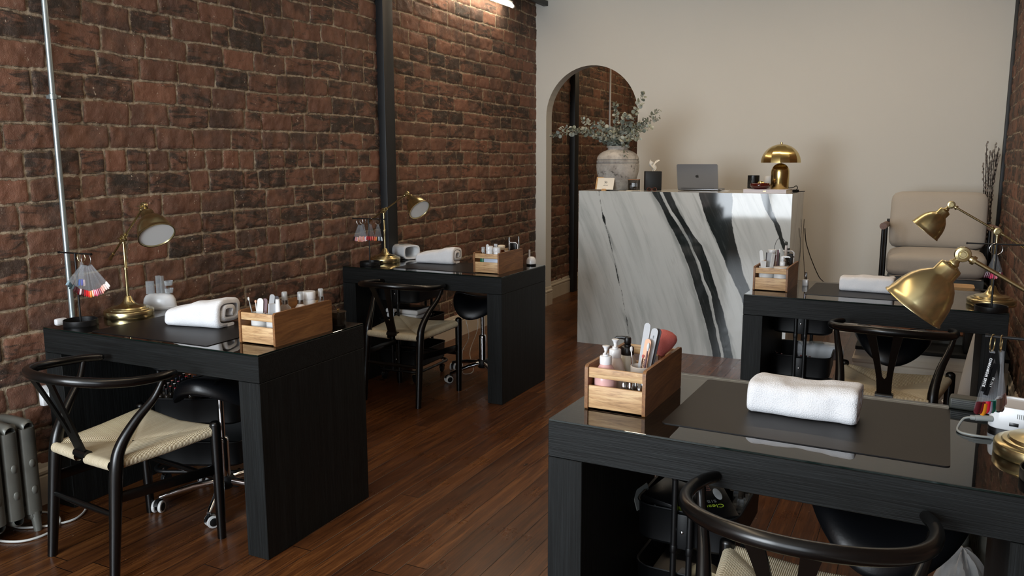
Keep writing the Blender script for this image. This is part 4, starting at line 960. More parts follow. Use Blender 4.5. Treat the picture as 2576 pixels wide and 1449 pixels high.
t.location = cr_at('D', .120, .192, CZ+.066)
# --- crate on the front left desk (A)
t = tub(cr_at('A', .052, .055), 'white divided tool holder at the front of the front left crate', .030, .103, 'white_matt', 'tool_holder', cat='holder')
t = tub(cr_at('A', .122, .060), 'second white tool holder at the front right of the front left crate', .030, .103, 'white_matt', 'tool_holder', cat='holder')
def A_(u, v, z): return cr_at('A', u, v, CZ+z)
rod(A_(.045, .050, .012), A_(.020, .040, .150), 'pale tipped thin brush leaning left in the front left crate', 'grey_plastic', .0028, tipmat='white_matt', tip=.012)
rod(A_(.050, .055, .012), A_(.034, .060, .138), 'grey dotting tool beside the pale tipped brush, front left crate', 'white_matt', .003, 'nail_tool', 'tool', 'file_pink', .010)
rod(A_(.056, .066, .012), A_(.040, .075, .150), 'dark thin brush behind the pale tipped one, front left crate', 'dark_grey', .002)
f, Yf = nail_file(A_(.058, .045, .012), A_(.070, .048, .160), 'white curved nail file with a black spot, front left crate', 'white_matt', .024, R(20))
b = MB(); b.ball((0, .062, .002), (.006, .006, .0006), 12, 0, Yf); b.build('spot', 'ink', f)
nail_file(A_(.068, .052, .012), A_(.082, .060, .158), 'brown edged nail file behind the white curved one, front left crate', 'mauve', .018, R(30), .005)
nail_file(A_(.088, .060, .012), A_(.100, .080, .172), 'tall pale grey nail file block, front left crate', 'file_grey', .018, R(50), .008)
nail_file(A_(.094, .070, .012), A_(.112, .090, .165), 'grey nail file behind the tall pale block, front left crate', 'file_dark', .018, R(40), .004)
nail_file(A_(.112, .050, .012), A_(.122, .050, .142), 'grey pointed buffer at the right holder, front left crate', 'file_grey', .024, R(65), .012, False)
t = thing('plastic_dispenser', 'white wedge shaped dispenser, front left crate', 'dispenser', A_(.140, .062, .0), R(15)); b = MB()
b.grid(2, 24, lambda u, v: ((.014-.006*u)*math.cos(2*math.pi*v), (.010-.003*u)*math.sin(2*math.pi*v), .03+u*.128), cv=True); b.prism([((.008)*math.cos(2*math.pi*v/24), .007*math.sin(2*math.pi*v/24)) for v in range(24)], .157, .1585); b.build('body', 'white_plastic', t)
spray(A_(.105, .140, 0), 'tall clear spray bottle with silver collar, front left crate', 'clear', .024, .126)
spray(A_(.126, .205, 0), 'round spray bottle of milky pink liquid, front left crate', 'frost', .022, .118)
t = tub(A_(.122, .262, 0), 'white ribbed flip top tub, tallest at the back of the front left crate', .0245, .128, 'white_plastic', 'flip_top_tub', lid='white_plastic', cat='tub', lidh=.030)
spray(A_(.140, .312, -.0), 'small spray bottle with silver collar at the back of the front left crate', 'clear', .015, .116)
tub(A_(.150, .125, 0), 'small pink capped pot behind the dispenser, front left crate', .014, .082, 'white_matt', 'nail_pot', lid='pink_brush')
tub(A_(.068, .300, 0), 'cream lidded jar at the back of the front left crate', .026, .085, 'beige_cer', 'jar', lid='card')
# --- crate on the back left desk (B)
def B_(u, v, z): return cr_at('B', u, v, CZ+z)
spray(B_(.045, .045, 0), 'green labelled bottle with a clear cap at the front of the back left crate', 'green_lbl', .020, .100)
tub(B_(.085, .052, 0), 'left white flip top pot standing in the back left crate', .021, .125, 'white_plastic', 'flip_top_tub', lid='white_plastic', cat='tub', lidh=.028)
tub(B_(.137, .048, 0), 'right white flip top pot standing in the back left crate', .021, .122, 'white_plastic', 'flip_top_tub', lid='white_plastic', cat='tub', lidh=.026)
tag(MB().box(0, 0, .04, .096, .010, .080, .003).build('blue_carton', 'bluebox', loc=B_(.112, .020, 0)), 'pale blue carton seen through the slot of the back left crate', 'carton')
nail_file(B_(.060, .075, 0), B_(.056, .080, .160), 'white rounded nail file behind the green bottle, back left crate', 'white_matt', .018, R(10))
nail_file(B_(.098, .10, 0), B_(.103, .10, .162), 'grey white nail buffer between the white pots, back left crate', 'file_grey', .020, R(10), .012, False)
t = thing('powder_brush', 'blunt brush with pale bristles and copper handle, back left crate', 'brush', B_(.126, .130, 0)); b = MB(); b.tube([(0, 0, .002), (0, 0, .07), (0, 0, .125)], [.009, .012, .019], 18); b.build('handle', 'copper', t)
b = MB(); b.lathe([(.018, .124), (.022, .132), (.0235, .148), (.021, .153), (0, .155)], 28); b.build('bristles', 'blush', t)
tub(B_(.137, .205, 0), 'white round pot with an open rim, back left crate', .026, .108, 'white_matt', 'jar')
t = spray(B_(.118, .175, 0), 'frosted small bottle with clear cap, back left crate', 'frost', .012, .098)
rod(B_(.120, .25, .0), B_(.118, .255, .170), 'upright nail drill handpiece with a steel tip, back left crate', 'silver_cap', .0075, 'drill_handpiece', 'drill', 'grey_plastic', .022, tf=.7)
t = thing('drill_holder', 'black and white drill holder frame standing at the back of the back left crate', 'holder', B_(.120, .300, 0)); b = MB(); b.box(0, 0, .085, .058, .016, .130, .010, 3); b.build('body', 'black_cap', t)
b = MB(); b.tube([(-.02, -.0, .152), (.022, 0, .152), (.033, 0, .142), (.033, 0, .04)], .0035, 10); b.build('frame', 'white_plastic', t)
rod(B_(.152, .318, .0), B_(.156, .312, .175), 'second drill handpiece leaning at the far end of the back left crate', 'silver_cap', .006, 'drill_handpiece', 'drill', 'grey_plastic', .018, tf=.7)
# --- crate on the desk by the armchair (C)
def C_(u, v, z): return cr_at('C', u, v, CZ+z*1.22)
tub(C_(.056, .058, 0), 'left white jar holding nail files in the crate by the armchair desk', .038, .112, 'white_matt', 'jar')
tub(C_(.131, .052, 0), 'right white jar with a beige lid in the crate by the armchair desk', .036, .104, 'white_matt', 'jar', lid='beige_cer')
nail_file(C_(.050, .055, .01), C_(.020, .075, .160), 'white nail file leaning left in the white jar by the armchair desk', 'white_matt', .018, R(0))
nail_file(C_(.040, .040, .01), C_(.046, .030, .118), 'short pale buffer block in the white jar by the armchair desk', 'white_matt', .024, R(10), .014, False)
nail_file(C_(.056, .062, .01), C_(.066, .080, .150), 'thick grey buffer in the white jar by the armchair desk', 'file_grey', .024, R(30), .012, False)
nail_file(C_(.058, .060, .01), C_(.052, .085, .150), 'dark grey file behind the short buffer in the white jar', 'file_dark', .014, R(50), .006, False)
nail_file(C_(.070, .050, .01), C_(.088, .062, .148), 'striped white and grey file leaning right in the white jar', 'white_matt', .016, R(40), .008, False)
nail_file(C_(.074, .058, .01), C_(.092, .080, .142), 'dark file behind the striped one in the white jar', 'mauve', .015, R(40), .004, False)
nail_file(C_(.095, .125, .0), C_(.100, .125, .160), 'upright mauve file in the middle of the crate by the armchair desk', 'mauve', .012, R(10), .004, False)
rod(C_(.104, .130, .0), C_(.108, .125, .150), 'white tipped brush in the middle of the crate by the armchair desk', 'dark_grey', .003, tipmat='white_plastic', tip=.020)
tub(C_(.060, .170, 0), 'white canister with a black oval, in the crate by the armchair desk', .022, .178, 'white_plastic', 'canister', lid='white_plastic', cat='canister', lidh=.012)
pump_bottle(C_(.128, .105, 0), 'white pump bottle with a long nozzle in the crate by the armchair desk', 'white_matt', 'white_plastic', .024, .116, .012, rz=R(180), long=True)
pump_bottle(C_(.140, .165, 0), 'second white bottle with a clear sprayer, crate by the armchair desk', 'white_matt', 'smoke', .026, .112, .011, rz=R(180), long=True)
t = thing('drill_holder', 'white hook shaped drill stand at the back of the crate by the armchair desk', 'holder', C_(.126, .300, 0)); b = MB(); b.tube([(-.03, 0, .172), (.018, 0, .174), (.028, 0, .165), (.028, 0, .07)], .004, 10); b.build('frame', 'white_plastic', t)
b = MB(); b.box(0, .004, .09, .045, .014, .14, .006); b.box(-.002, 0, .184, .014, .012, .010, .003); b.build('body', 'black_cap', t)
t = rod(C_(.120, .235, 0), C_(.122, .232, .175), 'clear drill handpiece with a dark tip, crate by the armchair desk', 'frost', .0085, 'drill_handpiece', 'drill', 'dark_grey', .018, tf=.9)
b = MB(); b.tube(spline([(0, 0, .225), (-.02, .005, .245), (-.045, .01, .240), (-.06, .01, .195), (-.058, .02, .10)], 8), .0012, 8); b.build('cord', 'cord_black', t)
# nail polish bottle beside it
t = thing('nail_polish_bottle', 'square white nail polish bottle with a tall silver cap beside the crate near the armchair', 'bottle', (-.546, 4.602, HD), R(-8)); b = MB(); b.box(0, 0, .0165, .028, .028, .033, .002); b.build('bottle', 'white_plastic', t)
b = MB(); b.lathe([(.0065, .033), (.0068, .034), (.0062, .074), (0, .075)], 20); b.build('cap', 'chrome', t)
# ------------------------------------------------------------------ towels
def towel_roll(label, L, w, h, loc, rz, seed, taper=0.0, turns=2.15, th=.0125):
    """a towel folded over itself: spiral section in the yz plane drawn along x"""
    rnd = np.random.default_rng(seed); path = []; N = 150; k_ = turns*2*math.pi
    def shape(a, s):
        sw, sh = w/2*s, h/2*s; p = 4.2; ca, sa = math.cos(a), math.sin(a)
        f = (abs(ca/1)**p+abs(sa/1)**p)**(-1/p); return (ca*f*sw, sa*f*sh)
    for i in range(N+1):
        f = i/N; a = -math.pi*.42-k_*f; s = 1-.80*f**.9; path.append(shape(a, s))
    path = np.array(path); d = np.gradient(path, axis=0); d /= np.linalg.norm(d, axis=1)[:, None]+1e-9; nn = np.stack([-d[:, 1], d[:, 0]], 1)
    hs = th/2*np.ones(N+1); hs[0] *= .5; hs[-1] *= .6
    cen = path.copy(); 
    outer = cen+nn*hs[:, None]; inner = cen-nn*hs[:, None]; sec = np.concatenate([outer, inner[::-1]]); m = len(sec); nx = 44; b = MB(); V = []
    for i in range(nx):
        f = i/(nx-1); x = (f-.5)*L; e = min(f, 1-f)*(nx-1); sc = 1-(.10 if e < .5 else .035 if e < 1.5 else 0)
        tz = 1-taper*(1-f)**1.3; ty = 1+.10*taper*(1-f)
        for y, z in sec:
            wob = float(vnoise(np.array([x*11+5]), np.array([y*9+z*7+seed]), seed)[0])*.012+float(vnoise(np.array([x*34]), np.array([y*30+z*26]), seed+3)[0])*.0045
            zz = (z*sc+h/2)*tz; r_ = math.hypot(y, z)+1e-6
            V.append((x+wob*.5, (y*sc)*ty+wob*y/r_*1.2, max(0.0006, zz+wob*max(0, z)/r_*1.4)))
    fs = [(i*m+k, i*m+(k+1) % m, (i+1)*m+(k+1) % m, (i+1)*m+k) for i in range(nx-1) for k in range(m)]
    M2 = m//2
    for i in (0, nx-1):
        for k in range(M2-1): q = (i*m+k, i*m+k+1, i*m+m-2-k, i*m+m-1-k); fs.append(q if i == 0 else q[::-1])
    b.add(V, fs); o = b.build('towel', 'towel', loc=loc, rot=(0, 0, rz), angle=80); return tag(o, label, 'towel', 'rolled white towels on the desks')
towel_roll('rolled white towel on the desk nearest the camera', .276, .165, .094, (-.253, 2.247, MZ), R(-2), 3, .05)
towel_roll('rolled white towel half behind the big lamp shade, on the desk by the armchair', .255, .155, .080, (-.235, 4.545, MZ), R(-2), 8, .02)
towel_roll('folded white towel on the front left desk, its roll end facing the crate', .262, .185, .122, (-2.668, 2.398, MZ), R(8), 12, .42, 1.95, .0165)
towel_roll('folded white towel on the back left desk beside the nail lamp', .27, .19, .112, (-2.868, 4.58, MZ), R(6), 21, .42, 1.95, .0165)
# ------------------------------------------------------------------ other things on the desks
# smoked candle jar
t = thing('candle_jar', 'small smoked glass candle jar with a gold knob, right of the front left crate', 'candle jar', (-2.150, 2.632, HD)); b = MB(); b.lathe([(0, 0), (.030, 0), (.032, .003), (.032, .052), (.030, .053), (.029, .006), (0, .006)], 32); b.build('jar', 'smoke', t)
b = MB(); b.lathe([(0, .054), (.034, .054), (.034, .059), (0, .060)], 32); l = b.build('lid', 'smoke', t); b = MB(); b.lathe([(.0035, .060), (.0035, .063), (.006, .066), (.005, .070), (0, .071)], 16); b.build('knob', 'gold', l)
b = MB(); b.lathe([(0, .006), (.028, .006), (.028, .028), (0, .028)], 28); b.build('wax', 'alu_dark', t)
# white unit with clear acrylic holders, front left desk
t = thing('tool_caddy', 'white rounded caddy with clear acrylic holders behind the lamp on the front left desk', 'caddy', (-3.150, 2.575, HD), R(28)); b = MB()
b.lathe([(0, 0), (.075, 0), (.078, .004), (.078, .012), (.076, .0125), (.076, .020), (.072, .045), (.062, .062), (.045, .070), (0, .071)], 40, None, 0, .55); b.build('body', 'white_plastic', t)
for x, y, w_, h_ in ((-.040, 0, .034, .060), (-.004, .006, .018, .085), (.012, .010, .012, .083)):
    b = MB(); r_ = rrect(w_, .022, .004, 3); q_ = rrect(w_-.004, .018, .003, 3); n_ = len(r_); z0, z1 = .068, .068+h_
    vs = [(x+a, y+c, z) for P, z in ((r_, z0), (r_, z1), (q_, z1), (q_, z0+.002)) for a, c in P]; fs = [(i*n_+k, i*n_+(k+1) % n_, (i+1)*n_+(k+1) % n_, (i+1)*n_+k) for i in range(3) for k in range(n_)]+[tuple(range(3*n_, 4*n_))]
    b.add(vs, fs); b.build('clear_holder', 'clear', t)
b = MB(); b.tube([(.030, 0, .066), (.030, 0, .128)], .004, 10)
for z in (.084, .120): b.lathe([(.016, z-.012), (.020, z+.010), (.019, z+.010), (.015, z-.010)], 24, Matrix.Translation((.046, 0, 0)))
b.build('clear_holder', 'clear', t)
# nail curing lamp
def cure_lamp(name, label, loc, rz, s=1.0, rot=None):
    t = thing(name, label, 'nail lamp', loc, rz, rot=rot); w_, h_, d_ = .115*s, .088*s, .20*s
    def ring(r, z, k): 
        return [(math.copysign(abs(math.cos(a))**(2/k), math.cos(a))*r[0], z, r[1]+math.copysign(abs(math.sin(a))**(2/k), math.sin(a))*r[1]) for a in [2*math.pi*i/48 for i in range(48)]]
    rings = [ring((w_/2*.35, h_/2*.35), d_, 2), ring((w_/2*.7, h_/2*.66), d_*.98, 2.2), ring((w_/2*.9, h_/2*.86), d_*.88, 2.6), ring((w_/2, h_/2*.97), d_*.6, 3), ring((w_/2, h_/2), d_*.1, 3.6), ring((w_/2, h_/2), 0.002, 3.6), ring((w_/2*.985, h_/2*.98), 0, 3.6), ring((w_/2*.84, h_/2*.80), 0.0, 3.4), ring((w_/2*.80, h_/2*.76), .006, 3.4), ring((w_/2*.78, h_/2*.72), d_*.75, 3)]
    n = 48; mid = h_/2; vs = []
    for q in rings:
        zc = sum(p[2] for p in q)/n
        for p in q: vs.append((p[0], p[1], p[2]-zc+mid))
    fs = [(i*n+k, i*n+(k+1) % n, (i+1)*n+(k+1) % n, (i+1)*n+k) for i in range(len(rings)-1) for k in range(n)]+[tuple(range(n)), tuple(range(len(vs)-n, len(vs)))]
    b = MB(); b.add(vs, fs); b.build('shell', 'white_plastic', t, angle=50)
    b = MB(); b.box(0, d_*.40, h_*1.0-.0015, w_*.52, d_*.26, .004, .0015); b.build('panel', 'grey_plastic', t)
    b = MB(); b.box(0, d_*.3, .0035, w_*.72, d_*.5, .004, .001); b.build('floor_plate', 'white_matt', t); return t
cure_lamp('nail_lamp', 'open fronted white nail lamp on the back left desk behind the brass lamp', (-3.128, 4.640, MZ+.0), R(64), 1.12)
cu = cure_lamp('nail_lamp', 'glossy white nail lamp lying in the trolley beneath the desk by the armchair', on_tr('C', -.02, .05, 1, .045), R(-70), 1.15)
# white e-file unit right of crate B
t = thing('drill_control_unit', 'white drill control unit half hidden by the right end of the back left crate', 'drill unit', (-2.262, 4.735, HD), R(8)); b = MB(); b.lathe([(0, 0), (.030, 0), (.032, .003), (.032, .010)], 28); b.build('foot', 'black_cap', t)
b = MB(); b.lathe([(.0318, .010), (.032, .012), (.031, .032), (.024, .048), (.015, .055), (0, .057)], 28); b.build('body', 'white_plastic', t); b = MB(); b.tube([(-.012, 0, .050), (-.012, 0, .100)], .006, 12); b.build('holder', 'white_plastic', t)
# drill unit on desk D
t = thing('drill_control_unit', 'white control box with black sockets and vent slots beneath the Cinnamon Spice ring', 'drill unit', (.178, 2.305, HD), R(-12)); b = MB(); P = rrect(.190, .115, .030, 8); P = [(x+.095, y+.0575) for x, y in P]
b.prism(P, .0, .010); b.build('foot', 'black_cap', t, angle=40)
b = MB(); n = len(P); c_ = Vector((.095, .0575)); vs = []
for s_, z in ((.985, .010), (1.0, .012), (.985, .035), (.95, .060), (.92, .066), (.80, .066), (.78, .062)): vs += [(c_.x+(x-c_.x)*s_, c_.y+(y-c_.y)*s_, z+.0 if z < .05 else z+(.004*(y/.115))) for x, y in P]
fs = [(i*n+k, i*n+(k+1) % n, (i+1)*n+(k+1) % n, (i+1)*n+k) for i in range(6) for k in range(n)]+[tuple(range(n))[::-1], tuple(range(6*n, 7*n))]; b.add(vs, fs); b.build('housing', 'white_plastic', t, angle=40)
b = MB()
for x, w_, h_ in ((.060, .020, .009), (.088, .009, .009)): b.box(x, .0006, .026, w_, .004, h_, .0008)
b.lathe([(0, -.003), (.006, -.003), (.0065, .0), (.006, .003), (0, .003)], 20, Matrix.Translation((.112, .0006, .027)) @ Matrix.Rotation(R(90), 4, 'X')); b.build('socket', 'alu_dark', t)
b = MB()
for x0 in (.066, .098):
    for i in range(4): b.box(x0+i*.0042, .0018, .048, .0016, .003, .012, .0004)
b.build('vent_slot', 'grey_plastic', t)
b = MB()
for x in (.075, .100, .125): b.tube([(x, .05, .062), (x, .05, .082)], .0014, 8)
b.build('bit_pin', 'silver_cap', t)
b = MB(); b.tube(spline([(.012, .008, .030), (-.012, -.002, .030), (-.024, -.006, .029)], 5), .0075, 14); pl = b.build('plug', 'grey_plastic', t)
b = MB(); b.tube(spline([(-.024, -.006, .029), (-.040, -.010, .028), (-.050, -.016, .022), (-.056, -.040, .006), (-.048, -.066, .004), (-.03, -.075, .004), (-.0, -.074, .004), (.04, -.060, .004), (.09, -.05, .004), (.13, -.03, .004)], 8), [.0062]*6+[.003]*67, 10); b.build('cable', 'grey_plastic', t)
# phone lying by the drill unit (dark ribbed power brick behind the desk edge)
t = thing('power_brick', 'dark ribbed power brick at the back edge of the nearest desk by the grey plug', 'power brick', (.055, 2.523, HD-.0), R(-6)); 
# ------------------------------------------------------------------ things in the trolleys
def polish(loc, label, col, h=.060, body='clear', group=None, r=.010, cap=None):
    t = thing('nail_polish_bottle', label, 'bottle', loc, group=group); b = MB(); b.lathe([(0, 0), (r*.95, 0), (r, .002), (r, h*.5), (r*.6, h*.58), (r*.45, h*.6)], 14); b.build('bottle', body, t)
    b = MB(); b.lathe([(r*.68, h*.58), (r*.72, h*.6), (r*.62, h-.001)], 14); b.build('cap', cap or 'black_cap', t)
    b = MB(); b.lathe([(r*.62, h-.0012), (r*.55, h+.0006), (0, h+.0008)], 14); b.build('colour_dot', tint(col), t); return t
PCN = ['red', 'rose', 'pale pink', 'grey blue', 'coral', 'navy', 'crimson', 'off white', 'pink', 'dark plum', 'peach', 'light grey', 'brick red', 'white', 'orange red']
ORD = ['first', 'second', 'third', 'fourth', 'fifth', 'sixth', 'seventh', 'eighth', 'ninth', 'tenth', 'eleventh', 'twelfth', 'thirteenth']
random.seed(9); pc = ['c2283a', 'd94a6a', 'e7c7c0', '9fb2c0', 'd67a6a', '2b3550', 'b8304a', 'dcd6d2', 'e06a84', '59202c', 'e8927a', 'c9c4c8', 'a83a4a', 'e9dfe0', 'd4584a']
i = 0
for r_ in range(5):
    for c_ in range(7):
        cc = random.choice(pc); polish(on_tr('A', -.125+c_*.0405+(r_ % 2)*.012, -.165+r_*.034, 1, .097), '%s topped bottle, %s in the %s row of the front left trolley' % (PCN[pc.index(cc)], ORD[c_], ORD[r_]), cc, .064, 'smoke', 'polish bottles packed in the front left trolley'); i += 1
b = MB(); b.box(0, 0, .045, .28, .17, .090, .004); tag(b.build('bottle_riser', 'black_plastic', loc=on_tr('A', 0, -.095, 1, .0065), rot=(0, 0, TR['A'][3])), 'black riser block the polish bottles stand on in the front left trolley', 'riser')
def flat_case(loc, label, rz, w_=.235, d_=.17, h_=.028, glit=False):
    t = thing('flat_case', label, 'case', loc, rz); b = MB(); b.box(0, 0, h_/2, w_, d_, h_, .010, 3); b.build('body', 'white_plastic', t); b = MB(); b.box(0, 0, h_+.001, w_-.03, d_-.03, .003, .001); b.build('lid', 'alu_dark' if glit else 'white_matt', t); return t
flat_case(on_tr('A', .015, .085, 1, .150), 'lower white case stacked in the front left trolley', TR['A'][3]+R(3)); flat_case(on_tr('A', .015, .085, 1, .182), 'upper white case of the pair in the front left trolley', TR['A'][3])
b = MB(); b.box(0, 0, .070, .18, .12, .140, .006); tag(b.build('storage_box', 'black_plastic', loc=on_tr('A', .015, .09, 1, .0065), rot=(0, 0, TR['A'][3])), 'black box under the two white cases in the front left trolley', 'box')
flat_case(on_tr('B', .02, -.07, 1, .128), 'lower white case in the trolley beneath the back left desk', R(-2), .24, .19, .030); flat_case(on_tr('B', .02, -.07, 1, .160), 'upper white case with a dark glitter lid in the back left trolley', R(1), .25, .20, .030, True)
b = MB(); b.box(0, 0, .060, .20, .14, .120, .006); tag(b.build('storage_box', 'black_plastic', loc=on_tr('B', .02, -.06, 1, .0065)), 'black box below the white cases in the back left trolley', 'box')
for q in range(6): tag(MB().tube([(0, 0, .0), (random.uniform(-.02, .02), random.uniform(-.01, .01), .065)], .005, 8).build('nail_tool', ['silver_cap', 'white_matt'][q % 2], loc=on_tr('B', .10+.006*(q % 3), .08-.022*q, 1, .062)), 'small %s tool, %s of the six beside the cases in the back left trolley' % (['silver', 'white'][q % 2], ORD[q]), 'tool', 'small tools in the back left trolley')
for q in range(3): tag(MB().box(0, 0, .03, .06, .05, .06, .006).build('plastic_tub', 'frost', loc=on_tr('B', -.09+.085*q, -.12, 0)), '%s translucent tub in the lowest tray of the back left trolley' % ['left', 'middle', 'right hand'][q], 'tub', 'translucent tubs in the back left trolley')
for q, (u, v, c) in enumerate([(-.12, -.15, '7a1a2a'), (-.095, -.165, '9a2030'), (.005, -.165, '8f1c2c'), (.03, -.155, '5a141c'), (.05, -.168, '7f2030'), (-.13, -.12, '40101a')]): polish(on_tr('C', u, v, 1, .055), 'small polish bottle, %s from left before the nail lamp in a trolley' % ORD[[1, 2, 3, 4, 5, 0][q]], c, .064, 'smoke', 'polish bottles beside the lamp in the right back trolley', .009)
b = MB(); b.box(0, 0, .024, .27, .09, .048, .004); tag(b.build('bottle_riser', 'black_plastic', loc=on_tr('C', 0, -.135, 1, .0065), rot=(0, 0, R(2))), 'black riser block in the trolley beneath the desk by the armchair', 'riser')
b = MB(); b.box(0, 0, .018, .26, .22, .036, .004); tag(b.build('storage_box', 'black_plastic', loc=on_tr('C', 0, .04, 1, .0065), rot=(0, 0, R(2))), 'black flat box under the white nail lamp in the trolley', 'box')
# trolley D: cartons and bottles
def carton(name, loc, label, rz, w_, d_, h_, mat, rot=None):
    t = thing(name, label, 'box', loc, rz, rot=rot); b = MB(); b.box(0, 0, h_/2, w_, d_, h_, .0015); b.build('box', mat, t); return t
t = carton('product_box', on_tr('D', .050, -.085, 1, .070), 'black printed glove box lying open in the trolley nearest the camera', 0, .12, .21, .062, 'black_cap', rot=(R(7), R(-4), R(28)))
TX = Matrix.Translation((0, 0, .0632)); RZ = Matrix.Rotation(R(-60), 4, 'Z')
text('lettering', 'Clean Air', .026, 'lime', TX @ Matrix.Translation((-.018, -.045, 0)) @ Matrix.Rotation(R(180), 4, 'Z'), t, .0002)
text('lettering', 'SIBEL', .020, 'grey_plastic', TX @ Matrix.Translation((-.010, -.018, 0)) @ Matrix.Rotation(R(180), 4, 'Z'), t, .0002, spacing=1.2)
text('lettering', '100', .022, 'salmon', TX @ Matrix.Translation((-.022, .022, 0)) @ Matrix.Rotation(R(180), 4, 'Z'), t, .0002)
for i in range(4): text('lettering', 'gants et masques', .0075, 'salmon', TX @ Matrix.Translation((-.01, .045+.010*i, 0)) @ Matrix.Rotation(R(180), 4, 'Z'), t, .0001)
text('lettering', 'Clean Air', .022, 'grey_plastic', Matrix.Translation((0, -.1055, .031)) @ Matrix.Rotation(R(90), 4, 'X'), t, .0002)
b = MB(); b.ball((.03, .02, .0632), (.012, .034, .0006), 16); b.build('printed_oval', 'white_matt', t)
t = carton('product_box', on_tr('D', -.075, -.10, 1, .055), 'black carton with its flap up at the left of the nearest trolley', 0, .11, .15, .085, 'black_cap', rot=(R(5), R(3), R(-14)))
b = MB(); b.box(-.062, -.03, .070, .004, .085, .06, .001, 1, 0, Matrix.Translation((0, 0, 0)) @ Matrix.Rotation(R(-18), 4, 'Y')); b.build('flap', 'grey_plastic', t)
for i in range(2): text('lettering', 'disposable gloves', .010, 'grey_plastic', Matrix.Translation((0, -.0758, .018+.012*i)) @ Matrix.Rotation(R(90), 4, 'X'), t, .0002)
t = carton('product_box', on_tr('D', -.005, -.13, 1, .035), 'black carton with a pink line drawing between the trolley poles', 0, .075, .08, .10, 'black_cap', rot=(R(8), 0, R(-6)))
text('lettering', 'JE', .028, 'salmon', Matrix.Translation((0, -.0406, .060)) @ Matrix.Rotation(R(90), 4, 'X'), t, .0002); b = MB(); b.box(0, -.0402, .088, .074, .001, .020, .0002, 1); b.build('printed_band', 'lime', t)
for q, (u, v, c, h) in enumerate([(-.115, -.165, '2a4a9a', .075), (-.095, -.172, '8a8f98', .070), (-.078, -.172, '8a8f98', .070), (-.060, -.172, '9a9fa6', .070)]): polish(on_tr('D', u, v, 1, .045), ['blue topped polish bottle at the left corner of the nearest trolley', 'grey topped bottle beside the blue topped one in the nearest trolley', 'middle grey topped bottle at the front of the nearest trolley', 'grey topped bottle nearest the poles of the trolley'][q], c, h, 'smoke', None, .010, 'grey_plastic')
for q, (u, v, c, h) in enumerate([(.128, -.02, 'c82a3a', .075), (.105, .03, 'c9b9a8', .080), (.130, .06, 'cfc6a8', .055), (.125, .03, 'd2a080', .05), (.09, .10, '9a3a40', .07), (.07, .14, 'a04048', .06)]): polish(on_tr('D', u, v, 1, .075), 'polish bottle at the right side of the nearest trolley, topped with '+['bright red', 'beige', 'pale green', 'peach', 'dull red', 'dusty red'][q], c, h, 'clear', None, .011, 'smoke')
b = MB(); b.box(0, 0, .034, .05, .20, .068, .004); tag(b.build('bottle_riser', 'black_plastic', loc=on_tr('D', .115, .05, 1, .0065)), 'black riser under the red topped bottle in the nearest trolley', 'riser')
t = thing('tape_roll', 'cream paper roll standing in the lowest tray of the nearest trolley', 'roll', on_tr('D', .055, -.125, 0, .062), rot=(R(90), 0, R(20))); b = MB(); b.lathe([(.040, -.03), (.055, -.03), (.055, .03), (.040, .03), (.040, -.03)], 40); b.build('roll', 'tape', t); b = MB(); b.lathe([(.036, -.031), (.040, -.031), (.040, .031), (.036, .031), (.036, -.031)], 40); b.build('core', 'crate_side', t)
tag(MB().box(0, 0, .03, .07, .05, .06, .003).build('sachet_pack', 'bluebox', loc=on_tr('D', -.01, -.13, 0), rot=(R(10), 0, R(12))), 'pale printed pack between the poles in the lowest tray', 'pack')
tag(MB().box(0, 0, .02, .09, .05, .04, .003).build('white_carton', 'white_matt', loc=on_tr('D', -.005, -.06, 0), rot=(0, 0, R(-8))), 'small white carton in the lowest tray of the nearest trolley', 'carton')
# power brick parts
t = [o for o in COL.objects if o.name == 'power_brick'][0]; t.location = (.160, 2.488, HD)
b = MB(); b.box(0, 0, .016, .120, .050, .032, .006, 3); b.build('body', 'dark_grey', t)
b = MB()
for i in range(5): b.box(0, -.0255, .006+.005*i, .105, .002, .002, .0005)
b.build('rib', 'black_plastic', t)
# ------------------------------------------------------------------ reception counter
CX0, CY0, CWD, CDP, CHH = -2.4202, 5.928, 1.599, .5915, 1.2135
t = thing('reception_counter', 'tall reception counter faced in white marble with bold black veins', 'counter', (CX0, CY0, 0))
L1 = [(1.207, -1.828), (1.098, -1.752), (0.958, -1.683), (0.819, -1.599), (0.664, -1.531), (0.509, -1.478), (0.353, -1.425), (0.197, -1.38), (0.008, -1.334)]
R2 = [(1.209, -1.683), (1.055, -1.606), (0.902, -1.507), (0.827, -1.434), (0.673, -1.374), (0.52, -1.322), (0.366, -1.27), (0.195, -1.225), (0.008, -1.186)]
WH = [(1.208, -1.755), (1.068, -1.679), (0.961, -1.603), (0.838, -1.528), (0.7, -1.461), (0.576, -1.417), (0.453, -1.366), (0.281, -1.329), (0.015, -1.264)]
L3 = [(1.197, -1.477), (1.075, -1.442), (0.953, -1.384), (0.832, -1.318), (0.68, -1.251), (0.56, -1.186), (0.455, -1.136), (.2, -1.06), (0, -1.01)]
R3 = [(1.201, -1.234), (0.989, -1.225), (0.868, -1.198), (0.717, -1.147), (0.626, -1.128), (0.521, -1.079), (0.431, -1.045), (.2, -.985), (0, -.95)]
L4 = [(1.205, -1.042), (1.101, -1.001), (1.014, -0.94), (0.911, -0.899), (0.815, -0.859), (.6, -.80), (0, -.70)]
R4 = [(1.206, -0.984), (1.088, -0.943), (0.971, -0.887), (0.853, -0.846), (0.825, -0.823), (.6, -.76), (0, -.66)]
V5 = [(1.184, -2.244), (1.054, -2.221), (0.941, -2.185), (0.794, -2.148), (0.632, -2.102), (0.468, -2.064), (0.337, -2.035), (0.205, -2.007), (0, -1.97)]
